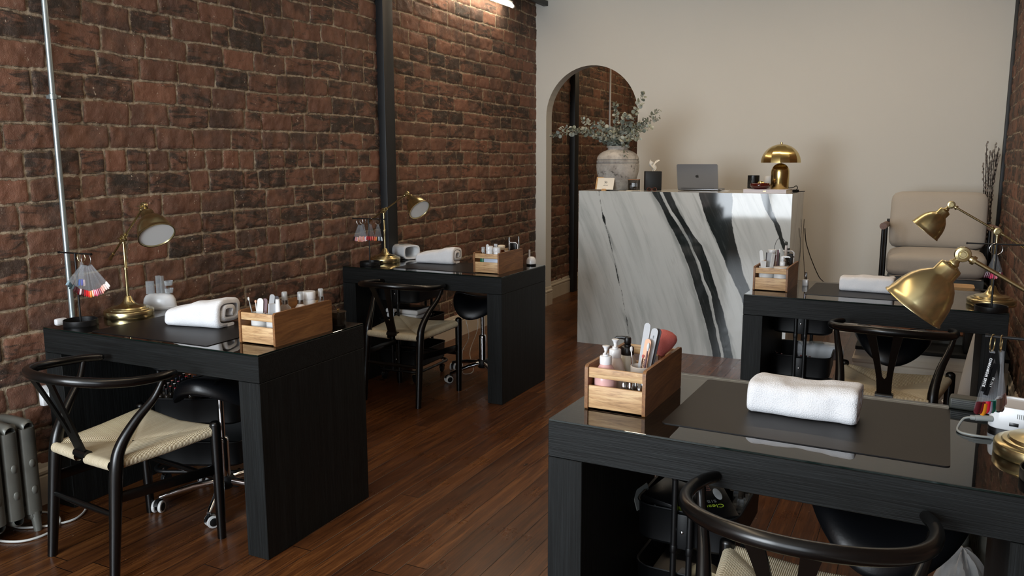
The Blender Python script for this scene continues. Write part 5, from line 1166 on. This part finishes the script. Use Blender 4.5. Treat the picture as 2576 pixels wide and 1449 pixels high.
nx, nz = 321, 245; xs = np.linspace(0, CWD, nx); zs = np.linspace(0, CHH, nz); X_, Z_ = np.meshgrid(xs, zs, indexing='ij'); gx = X_+CX0
def cv(L): L = sorted(L); return np.interp(Z_, [a for a, _ in L], [c for _, c in L])
wn = vnoise(X_*5, Z_*5, 77)*.012+vnoise(X_*17, Z_*14, 78)*.007
l1, r2, wh, l3, r3, l4, r4, v5 = [cv(q)+wn for q in (L1, R2, WH, L3, R3, L4, R4, V5)]
d12 = np.minimum(np.minimum(gx-l1, r2-gx), np.abs(gx-wh)-(.008+.009*np.abs(vnoise(Z_*6, Z_*0+3, 5))))
wv5 = .0030+.010*np.clip(vnoise(Z_*7, Z_*0+8, 6)*2-.1, 0, 1)+.010*np.exp(-((Z_-1.0)/.035)**2)
vein = np.maximum.reduce([d12, np.minimum(gx-l3, r3-gx), np.minimum(gx-l4, r4-gx), wv5-np.abs(gx-v5)])*.7
flow = gx-(-1.6-.45*(Z_/1.2)**1.25)
V = np.stack([X_, X_*0, Z_], -1).reshape(-1, 3); i_, j_ = np.meshgrid(np.arange(nx-1), np.arange(nz-1), indexing='ij'); a_ = (i_*nz+j_).ravel()
me = bpy.data.meshes.new('front_panel'); me.from_pydata(V.tolist(), [], np.stack([a_, a_+nz, a_+nz+1, a_+1], 1).tolist())
for k, arr in (('vein', vein), ('flow', flow)): at = me.attributes.new(k, 'FLOAT', 'POINT'); at.data.foreach_set('value', arr.ravel().astype(np.float32))
me.materials.append(M['marble']); o = bpy.data.objects.new('front_panel', me); COL.objects.link(o); o.parent = t
def marbled(b, name, fl):
    o = b.build(name, 'marble', t, smooth=False)
    for k, fn in (('vein', lambda c: -.2), ('flow', fl)):
        at = o.data.attributes.new(k, 'FLOAT', 'POINT'); at.data.foreach_set('value', [fn(v.co) for v in o.data.vertices])
    return o
b = MB(); b.box(CWD-.009, CDP/2+.0005, CHH/2, .018, CDP-.001, CHH, .0008, 1); marbled(b, 'side_panel', lambda c: c.y-.3*c.z)
b = MB(); b.box(.009, CDP/2+.0005, CHH/2, .018, CDP-.001, CHH, .0008, 1); marbled(b, 'side_panel', lambda c: c.y-.3*c.z)
b = MB(); b.box(CWD/2, CDP/2+.0005, CHH-.009, CWD-.038, CDP-.001, .018, .0008, 1); marbled(b, 'counter_top', lambda c: c.x*.6-c.y)
b = MB(); b.box(CWD/2, .012, CHH/2-.01, CWD-.04, .022, CHH-.022); b.build('front_backing', 'black_plastic', t, smooth=False)
CT = CHH
# ---- vase and eucalyptus
VX, VY = -2.185, 6.16
t = thing('ceramic_vase', 'large weathered grey ceramic vase on the marble counter', 'vase', (VX, VY, CT)); b = MB()
pr = [(0, 0), (.098, 0), (.104, .006), (.128, .045), (.150, .090), (.164, .140), (.169, .185), (.1685, .205), (.1645, .207), (.1645, .211), (.168, .214), (.167, .232), (.1615, .234), (.1615, .238), (.166, .241), (.160, .262), (.142, .286), (.115, .303), (.092, .311), (.082, .315), (.079, .322), (.082, .334), (.086, .340), (.083, .344), (.074, .340), (.070, .325), (.10, .30), (.15, .22), (.14, .1), (.0, .02)]
b.lathe(pr, 72); b.build('body', 'stone', t, angle=60)
random.seed(41)
def eucalyptus(label, tip, bend, n, seed, dark=.35, size=.021, n2=0):
    rd = random.Random(seed); t = thing('eucalyptus_branch', label, 'branch', (VX, VY, CT+.25), group='eucalyptus branches in the grey vase')
    P0 = Vector((rd.uniform(-.03, .03), rd.uniform(-.03, .03), -.08)); T = Vector(tip)-Vector((VX, VY, CT+.25))
    C1 = Vector((P0.x*1.2+T.x*.12, T.y*.12, .12)); C2 = Vector((T.x*.55, T.y*.5, T.z*.6+bend)); S = spline([P0, C1, C2, T], 14)
    b = MB(); b.tube(S, [.0022-.0014*i/(len(S)-1) for i in range(len(S))], 6); b.build('stem', 'twig', t)
    lb = {0: MB(), 1: MB()}
    for k in range(n):
        f = .24+.76*(k+rd.random()*.6)/n; q = f*(len(S)-1); i0 = min(int(q), len(S)-2); p = S[i0].lerp(S[i0+1], q-i0); d = (S[i0+1]-S[i0]).normalized()
        for side in range(2 if f < .97 else 1):
            ang = rd.random()*math.tau if side == 0 else ang+math.pi+rd.uniform(-.5, .5)
            u_ = d.orthogonal().normalized(); v_ = d.cross(u_); o_ = (u_*math.cos(ang)+v_*math.sin(ang)); ax = (o_*.85+d*rd.uniform(.1, .9)).normalized()
            nn = (d*rd.uniform(.3, 1)+Vector((rd.uniform(-.8, .8), rd.uniform(-1.0, .4), rd.uniform(-.5, .9)))).normalized(); nn = (nn-ax*nn.dot(ax)).normalized(); sd = ax.cross(nn)
            sz = size*rd.uniform(.75, 1.3)*(1.05-.35*f); c0 = p+ax*.006; m = 10; ring = []
            for w_ in range(m):
                a = math.tau*w_/m; lx = (1-math.cos(a))*sz*.5*1.02; ly = math.sin(a)*sz*.52; ring.append(c0+ax*lx+sd*ly+nn*(-(ly*ly)/sz*.9+.12*sz*math.sin(lx/sz*3)))
            cen = c0+ax*sz*.5+nn*(.0+.10*sz); g = lb[1 if rd.random() < dark else 0]; vs = [cen]+ring; g.add(vs, [(0, 1+w_, 1+(w_+1) % m) for w_ in range(m)])
            g.add([p, p+sd*.0008, c0+sd*.0008, c0], [(0, 1, 2, 3)])
    for k, nm in ((0, 'leaf'), (1, 'leaf_dark')):
        if lb[k].f: lb[k].build('leaves', nm, t, angle=180)
    return t
E_ = [((-2.72, 6.05, 1.645), .10, 26, 'branch reaching furthest left, low past the mirror-like arch'), ((-2.66, 6.22, 1.67), .09, 24, 'left branch just above the lowest left one'), ((-2.62, 6.0, 1.70), .07, 22, 'middle left branch in front of the arch'),
      ((-2.47, 6.1, 1.77), .05, 20, 'left upright branch in front of the arch'), ((-2.36, 6.2, 1.75), .04, 18, 'short branch left of the centre'), ((-2.21, 6.14, 1.885), .03, 18, 'tall thin branch standing before the pale pipe'),
      ((-2.10, 6.1, 1.80), .03, 20, 'bushy middle branch above the vase'), ((-1.955, 6.08, 1.945), .02, 20, 'tallest branch, tip above all the others at the right'), ((-1.87, 6.2, 1.83), .04, 22, 'upper right branch reaching over the cream wall'),
      ((-1.845, 6.15, 1.775), .06, 18, 'right branch below the upper right one'), ((-1.88, 6.05, 1.70), .06, 16, 'right branch with small dark leaves'), ((-1.96, 6.02, 1.62), .06, 12, 'low right branch over the vase shoulder'),
      ((-2.05, 5.97, 1.47), .13, 12, 'drooping branch hanging down the right side of the vase'), ((-2.33, 6.0, 1.64), .06, 16, 'front left branch close to the rim'), ((-2.18, 5.98, 1.68), .05, 18, 'front middle branch close to the rim'), ((-2.03, 6.25, 1.74), .05, 18, 'back right branch behind the bushy one')]
for i, (tip, bd, n_, l) in enumerate(E_): eucalyptus('grey green eucalyptus '+l.replace('mirror-like arch', 'arch'), tip, bd, int(n_*1.25), 60+i, .3 if tip[0] < -2.05 else .55, .036 if i < 8 else .031)
# gift card on its stand
t = thing('card_display', 'cream card reading So gift card standing on a wooden block, left end of the counter', 'card', (-2.232, 5.985, CT), R(-6)); Xc = Matrix.Translation((0, 0, .006)) @ Matrix.Rotation(R(-17), 4, 'X')
b = MB(); b.box(0, .006, .008, .032, .026, .016, .002); b.box(0, -.010, .004, .032, .012, .008, .001); b.build('block', 'oak', t)
b = MB(); b.box(-.010, .005, .055, .142, .0025, .100, .0008, 1, 0, Xc); b.build('backing_card', 'oak', t)
b = MB(); b.box(.006, -.001, .050, .142, .0015, .094, .0005, 1, 0, Xc); c = b.build('card', 'card', t)
text('lettering', 'Sò', .026, 'ink', Xc @ Matrix.Translation((.008, -.0022, .062)) @ Matrix.Rotation(R(90), 4, 'X'), c, .0002)
text('lettering', 'gift card', .011, 'ink', Xc @ Matrix.Translation((.008, -.0022, .038)) @ Matrix.Rotation(R(90), 4, 'X'), c, .0001, shear=.35)
# boxed candle, tissue box, sunglasses, papers
t = thing('boxed_candle', 'small dark glass box with a candle jar beside the grey vase', 'candle box', (-2.005, 6.03, CT), R(8)); b = MB(); b.box(0, 0, .042, .080, .070, .084, .002); b.build('glass_box', 'smoke', t); b = MB(); b.box(0, 0, .087, .083, .073, .006, .001); b.build('lid', 'crate_side', t)
b = MB(); b.lathe([(0, .002), (.022, .002), (.023, .062), (0, .063)], 24, Matrix.Translation((-.012, -.005, 0))); j = b.build('jar', 'black_cap', t)
b = MB(); b.box(-.012, -.0285, .034, .026, .0006, .024, 0, 1); b.build('label', 'alu_dark', j); text('lettering', 'fig', .011, 'grey_plastic', Matrix.Translation((-.012, -.0292, .038)) @ Matrix.Rotation(R(90), 4, 'X'), j, .0001)
t = thing('tissue_box', 'black cube tissue box with a white tissue, right of the vase', 'tissue box', (-1.93, 6.27, CT), R(22)); b = MB(); b.box(0, 0, .074, .128, .128, .148, .004); b.build('box', 'black_plastic', t)
b = MB()
def tis(u, v):
    a = math.tau*v; z = .147+.078*u; r = .012+.022*u*(1+.5*math.sin(3*a+2*u)); return (r*math.cos(a)+.010*math.sin(7*u), r*.45*math.sin(a)+.006*math.cos(5*a), z+.012*u*math.sin(2*a+1))
b.grid(12, 30, tis, cv=True); b.build('tissue', 'card', t, angle=80)
t = thing('sunglasses', 'red brown tortoiseshell glasses folded on the counter right of the tissue box', 'glasses', (-1.862, 6.03, CT), R(35)); t.scale = (.72, .72, .72); b = MB()
for s in (-1, 1): b.tube([(s*.030+.024*math.cos(math.tau*k/20), .0, .020+.017*math.sin(math.tau*k/20)) for k in range(20)], .0028, 8, closed=True)
b.tube([(-.008, 0, .024), (0, 0, .027), (.008, 0, .024)], .0025, 8); b.build('frame', 'tort', t)
b = MB(); b.tube([(-.054, 0, .024), (-.052, .012, .018), (.045, .020, .008)], .0025, 8); b.tube([(.054, 0, .024), (.052, .016, .018), (-.045, .026, .010)], .0025, 8); b.build('temple', 'tort', t)
b = MB()
for s in (-1, 1): b.lathe([(0, 0), (.022, 0), (.022, .001), (0, .001)], 20, Matrix.Translation((s*.030, .0, .020)) @ Matrix.Rotation(R(90), 4, 'X'))
b.build('lens', 'smoke', t)
for k, (x, y, w_, r_) in enumerate(((-2.05, 5.955, .10, 4), (-1.985, 5.975, .11, -6))): tag(MB().box(0, 0, .0012, w_, .05, .0024, 0, 1).build('paper_slip', 'card', loc=(x, y, CT+.0005+.0026*k), rot=(0, 0, R(r_))), ['cream paper slip at the front edge of the counter below the vase', 'upper cream paper slip lying beside the candle box'][k], 'paper')
# laptop
t = thing('laptop', 'open grey laptop seen from behind on the marble counter', 'laptop', (-1.575, 6.285, CT), R(-1.5)); b = MB(); b.box(0, .110, .0085, .318, .205, .012, .004, 3); b.build('base', 'alu', t)
b = MB(); Xl = Matrix.Translation((0, .006, .010)) @ Matrix.Rotation(R(14), 4, 'X'); P = [(x, z+.100) for x, z in rrect(.318, .198, .011, 5)]
b.prism(P, -.0028, .0028, 0, Xl @ Matrix.Rotation(R(90), 4, 'X')); li = b.build('lid', 'alu', t, angle=40)
b = MB(); b.box(0, .002, .0175, .26, .006, .003, .001); b.build('hinge', 'alu_dark', t)
# bitten apple emblem: body outline, leaf
P = []
for k in range(48):
    a = math.tau*k/48; r_ = .0125*(1-.10*math.cos(2*(a-math.pi/2))); x, z = r_*math.cos(a)*1.02, r_*math.sin(a)
    z -= .0030*math.exp(-(x/.0035)**2)*(1 if z > 0 else -.6)
    dx, dz = x-.0150, z-.0015; dd = math.hypot(dx, dz)
    if dd < .0068: x, z = .0150+dx/dd*.0068, .0015+dz/dd*.0068
    P.append((x, z))
b = MB(); XE = Xl @ Matrix.Translation((0, -.0030, .104)) @ Matrix.Rotation(R(90), 4, 'X'); b.prism(P, -.0002, .0002, 0, XE)
b.prism([(.0005, .0128), (.0010, .0165), (.0045, .0195), (.0042, .0155)], -.0002, .0002, 0, XE); b.build('emblem', 'alu_dark', li, smooth=False)
b = MB(); b.tube(spline([(.16, .06, .008), (.19, .03, .004), (.225, .03, .003), (.23, .09, .003), (.21, .16, .003)], 8), .0018, 8); tag(b.build('charging_cable', 'white_plastic', loc=(-1.575, 6.285, CT)), 'thin white charging cable curling right of the laptop', 'cable')
# book with candle, bowl, mushroom lamp
BX, BY = -1.015, 6.105
t = thing('book', 'pale lilac hardback book lying under the gold lamp', 'book', (BX, BY, CT), R(-3)); b = MB(); b.box(0, 0, .0255, .300, .235, .0025, .0008, 1); b.box(0, 0, .0013, .300, .235, .0025, .0008, 1); b.box(0, -.1165, .0134, .300, .0025, .0268, .0008, 1); b.build('cover', 'book', t)
b = MB(); b.box(0, .001, .0134, .292, .226, .0215); b.build('pages', 'paper', t); text('lettering', 'MAP', .012, 'gold', Matrix.Translation((.0, -.1182, .0134)) @ Matrix.Rotation(R(90), 4, 'X'), t, .0004); text('lettering', 'New York', .0055, 'white_matt', Matrix.Translation((.105, -.1182, .0134)) @ Matrix.Rotation(R(90), 4, 'X'), t, .0003)
BZ = CT+.0268
t = thing('candle', 'black glass candle with an oval label on the book', 'candle', (BX-.118, BY+.06, BZ)); b = MB(); b.lathe([(0, 0), (.040, 0), (.042, .003), (.0425, .095), (.040, .096), (.039, .010), (0, .010)], 36); b.build('jar', 'black_cap', t)
b = MB(); X = Matrix.Translation((0, -.0428, .052)) @ Matrix.Rotation(R(90), 4, 'X'); b.tube([X @ Vector((.018*math.cos(math.tau*k/28), .026*math.sin(math.tau*k/28), 0)) for k in range(28)], .0006, 6, closed=True)
for k in range(3): b.box((k-1)*.006, -.0428, .052, .003, .0005, .022-.006*abs(k-1))
b.build('label', 'dark_grey', t)
t = thing('ceramic_bowl', 'glossy oxblood red bowl holding a gold trinket on the book', 'bowl', (BX-.048, BY-.055, BZ)); b = MB(); b.lathe([(0, 0), (.042, 0), (.044, .003), (.060, .010), (.070, .022), (.072, .030), (.068, .039), (.058, .044), (.050, .042), (.046, .034), (.030, .022), (0, .018)], 48); b.build('body', 'amber', t)
t = thing('gold_trinket', 'crumpled gold trinket resting in the oxblood bowl', 'trinket', (BX-.046, BY-.055, BZ+.024)); b = MB()
b.grid(14, 18, lambda u, v: ((.022+.007*math.sin(5*v*math.tau+3*u))*math.sin(math.pi*u)*math.cos(math.tau*v), (.018)*math.sin(math.pi*u)*math.sin(math.tau*v), .016-.016*math.cos(math.pi*u)+.006*math.sin(3*math.tau*v)*math.sin(math.pi*u)), cv=True); b.build('body', 'gold', t, angle=20)
tag(MB().lathe([(0, 0), (.045, 0), (.046, .004), (.046, .075), (.042, .100), (.030, .115), (.0, .120)], 36).build('white_diffuser', 'white_matt', loc=(-1.045, 6.33, CT)), 'white dome shaped diffuser half hidden behind the gold lamp', 'diffuser')
t = thing('mushroom_lamp', 'polished gold mushroom lamp standing on the pale book', 'lamp', (-.945, 6.155, BZ)); b = MB()
pr = [(0, 0), (.0625, 0), (.064, .003), (.064, .120)]+[(.064*math.cos(R(a)), .120+.064*math.sin(R(a))) for a in range(8, 90, 8)]+[(0, .184)]; b.lathe(pr, 56); b.build('base', 'gold', t, angle=60)
b = MB(); N_ = 104; k_ = 10
def dome(u, v):
    a = u*math.pi/2; q_ = math.pi/13; w_ = (v*math.tau) % (2*q_)-q_; fc = .2+.8*math.cos(q_)/math.cos(w_); r_ = .138*math.cos(a)*fc; return (r_*math.cos(v*math.tau), r_*math.sin(v*math.tau), .188+.132*math.sin(a))
b.grid(16, N_, dome, cv=True); b.grid(16, N_, lambda u, v: tuple(c*.975 if i < 2 else .188+(c-.188)*.97 for i, c in enumerate(dome(u, v))), cv=True); b.build('shade', 'gold', t, angle=11)
b = MB(); b.lathe([(.005, .184), (.005, .322), (.008, .324), (.008, .331), (0, .332)], 16); b.build('finial', 'gold', t)
b = MB(); b.tube(spline([(.06, .02, .006), (.09, .03, .010), (.112, .02, .022), (.118, .05, .006), (.10, .09, -.02), (.12, .14, -.023), (.15, .20, -.023)], 8), .003, 8); tag(b.build('lamp_cord', 'cord_black', loc=(-.945, 6.155, BZ)), 'black cord curled behind the gold lamp', 'cord')
t = thing('plug_adapter', 'small black plug switch on the cord right of the gold lamp', 'plug', (-.845, 6.25, CT), R(30)); MB().box(0, 0, .010, .045, .022, .020, .005).build('body', 'black_plastic', t)
# cable down the back of the counter and along the wall
b = MB(); b.tube(spline([(-.80, 6.52, .93), (-.80, 6.56, .88), (-.80, 6.66, .80), (-.775, 6.82, .66), (-.73, 7.0, .50), (-.69, 7.18, .40), (-.665, 7.24, .2), (-.66, 7.25, .02)], 10), .0035, 8)
tag(b.build('hanging_cable', 'cord_black'), 'black cord hanging from the counter to the floor by the cream wall', 'cord')
b = MB(); b.tube(spline([(-.81, 6.53, 1.0), (-.815, 6.58, .80), (-.79, 6.60, .5), (-.78, 6.62, .02)], 10), .002, 8); tag(b.build('hanging_cable', 'cord_black'), 'thinner black cord dropping straight behind the counter', 'cord')
# ------------------------------------------------------------------ platform with armchair, table and willow
PF, P1, P2, PY2 = -.325, .31, .375, 5.64
t = thing('raised_platform', 'raised dark topped platform with cream skirting carrying the armchair', 'platform', (0, 0, 0)); PYF = 5.36
b = MB(); b.box((PF+XR)/2-.012, (PYF+YB)/2, P1/2-.012, XR-PF-.045, YB-PYF-.03, P1-.025); b.build('riser', 'skirting', t, smooth=False)
b = MB(); b.box((PF+XR)/2-.012, (PYF+PY2)/2+.01, P1-.0115, XR-PF-.030, PY2-PYF+.06, .023, .003); b.build('step_board', 'desk_x', t)
b = MB(); b.box((PF+XR)/2-.012, (PY2+YB)/2-.002, (P1+P2)/2-.005, XR-PF-.040, YB-PY2-.008, P2-P1-.01); b.build('riser', 'grey_fabric', t, smooth=False)
b = MB(); b.box((PF+XR)/2-.012, (PY2+YB)/2-.002, P2-.006, XR-PF-.030, YB-PY2-.006, .012, .002); b.build('deck_board', 'floor', t)
o = skirting('plinth_moulding', [(XR-.03, PYF+.012), (PF+.012, PYF+.012), (PF+.012, YB-.03)], P1-.026, .02); o.parent = t
t = thing('armchair', 'taupe upholstered armchair with walnut arms and black frame against the back wall', 'armchair', (.095, 6.20, P2)); aw = .338; Z0 = P2
def cushion(w_, d_, h_, X, name, puff=.02, lean=0):
    b = MB()
    def f(u, v):
        a = math.tau*v; p = math.pi*(u-.5); k = 9; c, s = math.cos(a), math.sin(a); q = (abs(c)**k+abs(s)**k)**(-1/k); cp_, sp_ = math.cos(p), math.sin(p); kk = 5.5; g = (abs(cp_)**kk+abs(sp_)**kk)**(-1/kk)
        x, y, z = q*c*g*cp_*w_/2, q*s*g*cp_*d_/2, g*sp_*h_/2; z += puff*(1 if z > 0 else -1)*max(0, 1-(2*x/w_)**2)*max(0, 1-(2*y/d_)**2)+.004*math.sin(9*x+5)*math.cos(7*y); return (x, y, z)
    b.grid(25, 64, f, X=X, cv=True); o = b.build(name, 'linen', t, angle=80)
    return o
c1 = cushion(.620, .57, .165, Matrix.Translation((0, .26, .350)), 'seat_cushion', .016)
Xb = Matrix.Translation((.0, .565, .625)) @ Matrix.Rotation(R(75), 4, 'X'); c2 = cushion(.635, .42, .17, Xb, 'back_cushion', .028)
for c_, w_, z_ in ((c1, .60, .274),): b = MB(); b.tube([(-w_/2+.02, -.010, z_), (w_/2-.02, -.010, z_)], .003, 6); b.build('piping', 'linen', c_)
for s in (-1, 1):
    b = MB(); b.tube([(s*aw, -.035, .618), (s*aw, .58, .588)], .0235, 20); b.build('arm', 'arm_wood', t)
    for y in (.005, .060, .52):
        b = MB(); zt = .612-.03*(y+.035)/.6; b.tube([(s*aw, y, 0 if y != .060 else .19), (s*aw, y, zt-.012)], .0115 if y != .06 else .008, 12); b.build('leg' if y != .060 else 'arm_post', 'black_metal', t)
    b = MB(); b.tube([(s*aw, .0, .200), (s*aw, .53, .185)], .010, 12); b.build('side_rail', 'black_metal', t)
for y, z in ((.0, .205), (.53, .19), (.0, .045)): b = MB(); b.tube([(-aw, y, z), (aw, y, z)], .010, 12); b.build('cross_rail', 'black_metal', t)
b = MB(); b.box(0, .24, .165, .60, .44, .20, .01); b.build('valance', 'grey_fabric', t)
b = MB(); b.tube([(-aw, .55, .62), (aw, .55, .62)], .012, 12); b.build('back_rail', 'black_metal', t)
# tray table with tray and towel
t = thing('tray_table', 'low black table on the step, holding the oak tray', 'table', (.165, 5.495, P1)); b = MB(); b.box(0, 0, .357, .34, .22, .016, .003); b.build('tabletop', 'black_metal', t)
for sx in (-1, 1): b = MB(); b.box(sx*.125, 0, .177, .045, .20, .345, .002); b.build('leg', 'black_metal', t)
TZ = P1+.365
t = thing('wooden_tray', 'pale oak board with rounded corners on the black table behind the desk', 'tray', (.165, 5.485, TZ)); b = MB(); b.prism(rrect(.27, .17, .022), 0, .028); b.build('board', 'oak', t, angle=40)
towel_roll('small folded white towel on the oak tray behind the big lamp shade', .13, .10, .075, (.105, 5.485, TZ+.028), R(4), 33, .3)
t = thing('floor_vase', 'dark tall vase behind the armchair holding willow stems', 'vase', (.440, 7.125, P2)); b = MB(); b.lathe([(0, 0), (.045, 0), (.055, .02), (.062, .15), (.055, .30), (.038, .38), (.036, .42), (.032, .42), (.03, .38), (.0, .05)], 32); b.build('body', 'black_plastic', t)
for k in range(13):
    rd = random.Random(300+k); f = (k-6)/6; P = spline([(rd.uniform(-.012, .012), rd.uniform(-.012, .012), .08), (f*.020, rd.uniform(-.015, .015), .45), (f*.028+rd.uniform(-.01, .01)-.01, rd.uniform(-.02, .02), .80), (f*.052-.012+rd.uniform(-.006, .006), rd.uniform(-.035, .02), 1.12+rd.uniform(-.10, .08))], 10)
    b = MB(); b.tube(P, [.0042-.0020*i/30 for i in range(31)], 7)
    for i in range(6, 31, 1):
        if rd.random() < .8: a = rd.random()*math.tau; q = P[i]+Vector((math.cos(a)*.006, math.sin(a)*.006, .004)); b.ball(q, (.0062, .0062, .0105), 8, 1)
    tag(b.build('willow_stem', ['willow', 'catkin'], loc=(.440, 7.125, P2)), 'willow stem with pale catkins, %s from the left behind the armchair' % ORD[k], 'stem', 'pussy willow stems in the corner')
# ------------------------------------------------------------------ bins, radiators, cables, socket
t = thing('waste_bin', 'pale grey tapered bin standing beyond the right back desk', 'bin', (.345, 5.21, 0)); b = MB(); b.grid(14, 40, lambda u, v: ((.108-.040*u)*math.cos(math.tau*v)+.035*u*u, (.108-.040*u)*math.sin(math.tau*v), .52*u), cv=True); b.add([(.068*math.cos(math.tau*k/40)+.035, .068*math.sin(math.tau*k/40), .52) for k in range(40)], [tuple(range(40))]); b.build('body', 'white_matt', t, angle=50)
t = thing('foot_basin', 'white round basin on the floor near the pale grey bin', 'basin', (.255, 4.945, 0)); b = MB(); b.lathe([(0, 0), (.060, 0), (.066, .004), (.088, .10), (.093, .125), (.095, .128), (.090, .130), (.084, .10), (.062, .010), (0, .008)], 40); b.build('body', 'white_plastic', t, angle=60)
t = thing('pedal_bin', 'white bin behind the leg of the nearest desk', 'bin', (.365, 2.665, 0)); b = MB(); b.lathe([(0, 0), (.080, 0), (.085, .01), (.118, .40), (.120, .405), (.112, .405), (.08, .02), (0, .02)], 40); b.build('body', 'white_matt', t, angle=60)
t = thing('bin_bag', 'crumpled thin white plastic bag lying by the white bin under the nearest desk', 'bag', (.180, 2.72, 0)); b = MB(); rd = np.random.default_rng(4)
def bagf(u, v):
    a = math.tau*v; p = math.pi*u; r_ = 1+.16*math.sin(5*a+4*u)+.10*math.sin(9*a-7*u)+.07*math.sin(17*a+11*u); return (.070*r_*math.sin(p)*math.cos(a), .085*r_*math.sin(p)*math.sin(a), .005+.125*(1-math.cos(p))*(1+.06*math.sin(7*a+9*u)))
b.grid(26, 60, bagf, cv=True); b.build('bag', 'bag', t, angle=50)
t2 = thing('crumpled_tissue', 'orange stained tissue inside the thin white bag', 'tissue', (.172, 2.72, .05)); b = MB(); b.ball((0, 0, .05), (.03, .03, .03), 10); b.build('tissue', 'file_pink', t2, angle=20)
def radiator(label, x, y, n, dirx, dep=.185, h=.455, pitch=.072):
    """columns stacked along -y; dirx: side facing the room"""
    t = thing('column_radiator', label, 'radiator', (x, y, 0))
    for k in range(n):
        yy = -k*pitch; b = MB(); z0 = .045
        for fx in (0, .5, 1):
            X = dirx*(-dep*fx-.0) ; w_ = .030 if fx in (0, 1) else .026
            b.tube([(X-dirx*.016*(1 if fx == 0 else -1 if fx == 1 else 0), yy, z0+.03), (X-dirx*.016*(1 if fx == 0 else -1 if fx == 1 else 0), yy, h-.03)], [.019, .019], 14, flat=1.62, ref=(1, 0, 0))
        for zc, sg in ((h-.030, 1), (z0+.030, -1)):
            b.grid(10, 14, lambda u, v: (-dirx*(dep/2-(dep/2-.001)*math.cos(math.pi*u)*(1-.0)), yy+.026*math.cos(math.tau*v)*(1-.25*abs(2*u-1)**4), zc+sg*.014*math.sin(math.pi*u)**.5+.022*math.sin(math.tau*v)), cv=True)
            b.tube([(-dirx*dep*.30, yy-pitch*.5, zc), (-dirx*dep*.30, yy+pitch*.5, zc)], .019, 14); b.tube([(-dirx*dep*.70, yy-pitch*.5, zc), (-dirx*dep*.70, yy+pitch*.5, zc)], .019, 14)
        for fx in (0, 1): b.ball((-dirx*(dep*fx), yy, h*.38), (.008, .014, .02), 8); b.ball((-dirx*(dep*fx), yy, h*.62), (.008, .014, .02), 8)
        if k in (0, n-1):
            for fx in (.08, .92): b.tube([(-dirx*dep*fx, yy, .08), (-dirx*dep*(fx+(-.06 if fx < .5 else .06)), yy, .0)], [.020, .014], 12)
        b.build('column', 'rad', t, angle=50)
    return t
radiator('grey cast iron column radiator on the brick wall at the left edge of the photo', -3.062, 1.855, 13, 1)
radiator('grey cast iron radiator half hidden behind the nearest desk', .165, 3.30, 8, -1, .17, .55)
b = MB(); b.tube(spline([(-3.262, 2.06, .20), (-3.255, 2.06, .10), (-3.22, 2.10, .012), (-3.10, 2.09, .006), (-3.02, 1.99, .006), (-3.05, 1.90, .006), (-3.14, 1.83, .006), (-3.22, 1.84, .006), (-3.26, 1.90, .006), (-3.21, 1.96, .006), (-3.12, 1.97, .006), (-3.03, 1.92, .008), (-2.99, 1.84, .008), (-3.02, 1.76, .006), (-3.12, 1.72, .006), (-3.22, 1.74, .006)], 10), .0045, 8)
tag(b.build('power_cable', 'rubber_white'), 'white cable looping on the floor beside the radiator', 'cable')
b = MB(); b.tube(spline([(-2.85, 4.80, .50), (-2.84, 4.86, .36), (-2.80, 4.84, .22), (-2.83, 4.80, .12), (-2.78, 4.72, .03), (-2.74, 4.66, .006), (-2.70, 4.70, .006), (-2.72, 4.76, .03), (-2.78, 4.82, .12), (-2.76, 4.90, .28), (-2.80, 4.95, .42)], 10), .0022, 8)
tag(b.build('power_cable', 'rubber_white'), 'thin white cable hanging in loops behind the back left trolley', 'cable')
t = thing('wall_socket', 'white plug box on the brick wall between the radiator and the desk', 'socket', (wl(2.08)+.022, 2.085, .475)); b = MB(); b.box(.012, 0, 0, .030, .085, .085, .006); b.build('plate', 'white_plastic', t); b = MB(); b.box(.040, .0, -.008, .030, .045, .050, .008); b.build('plug', 'white_matt', t)
t = thing('junction_cover', 'small white cover at the foot of the steel pipe by the desk corner', 'cover', (wl(2.15)+.020, 2.165, .775)); b = MB(); b.box(.010, 0, .0, .026, .05, .030, .008); b.build('cover', 'white_plastic', t)
# ------------------------------------------------------------------ things standing alone without parts get their own tags
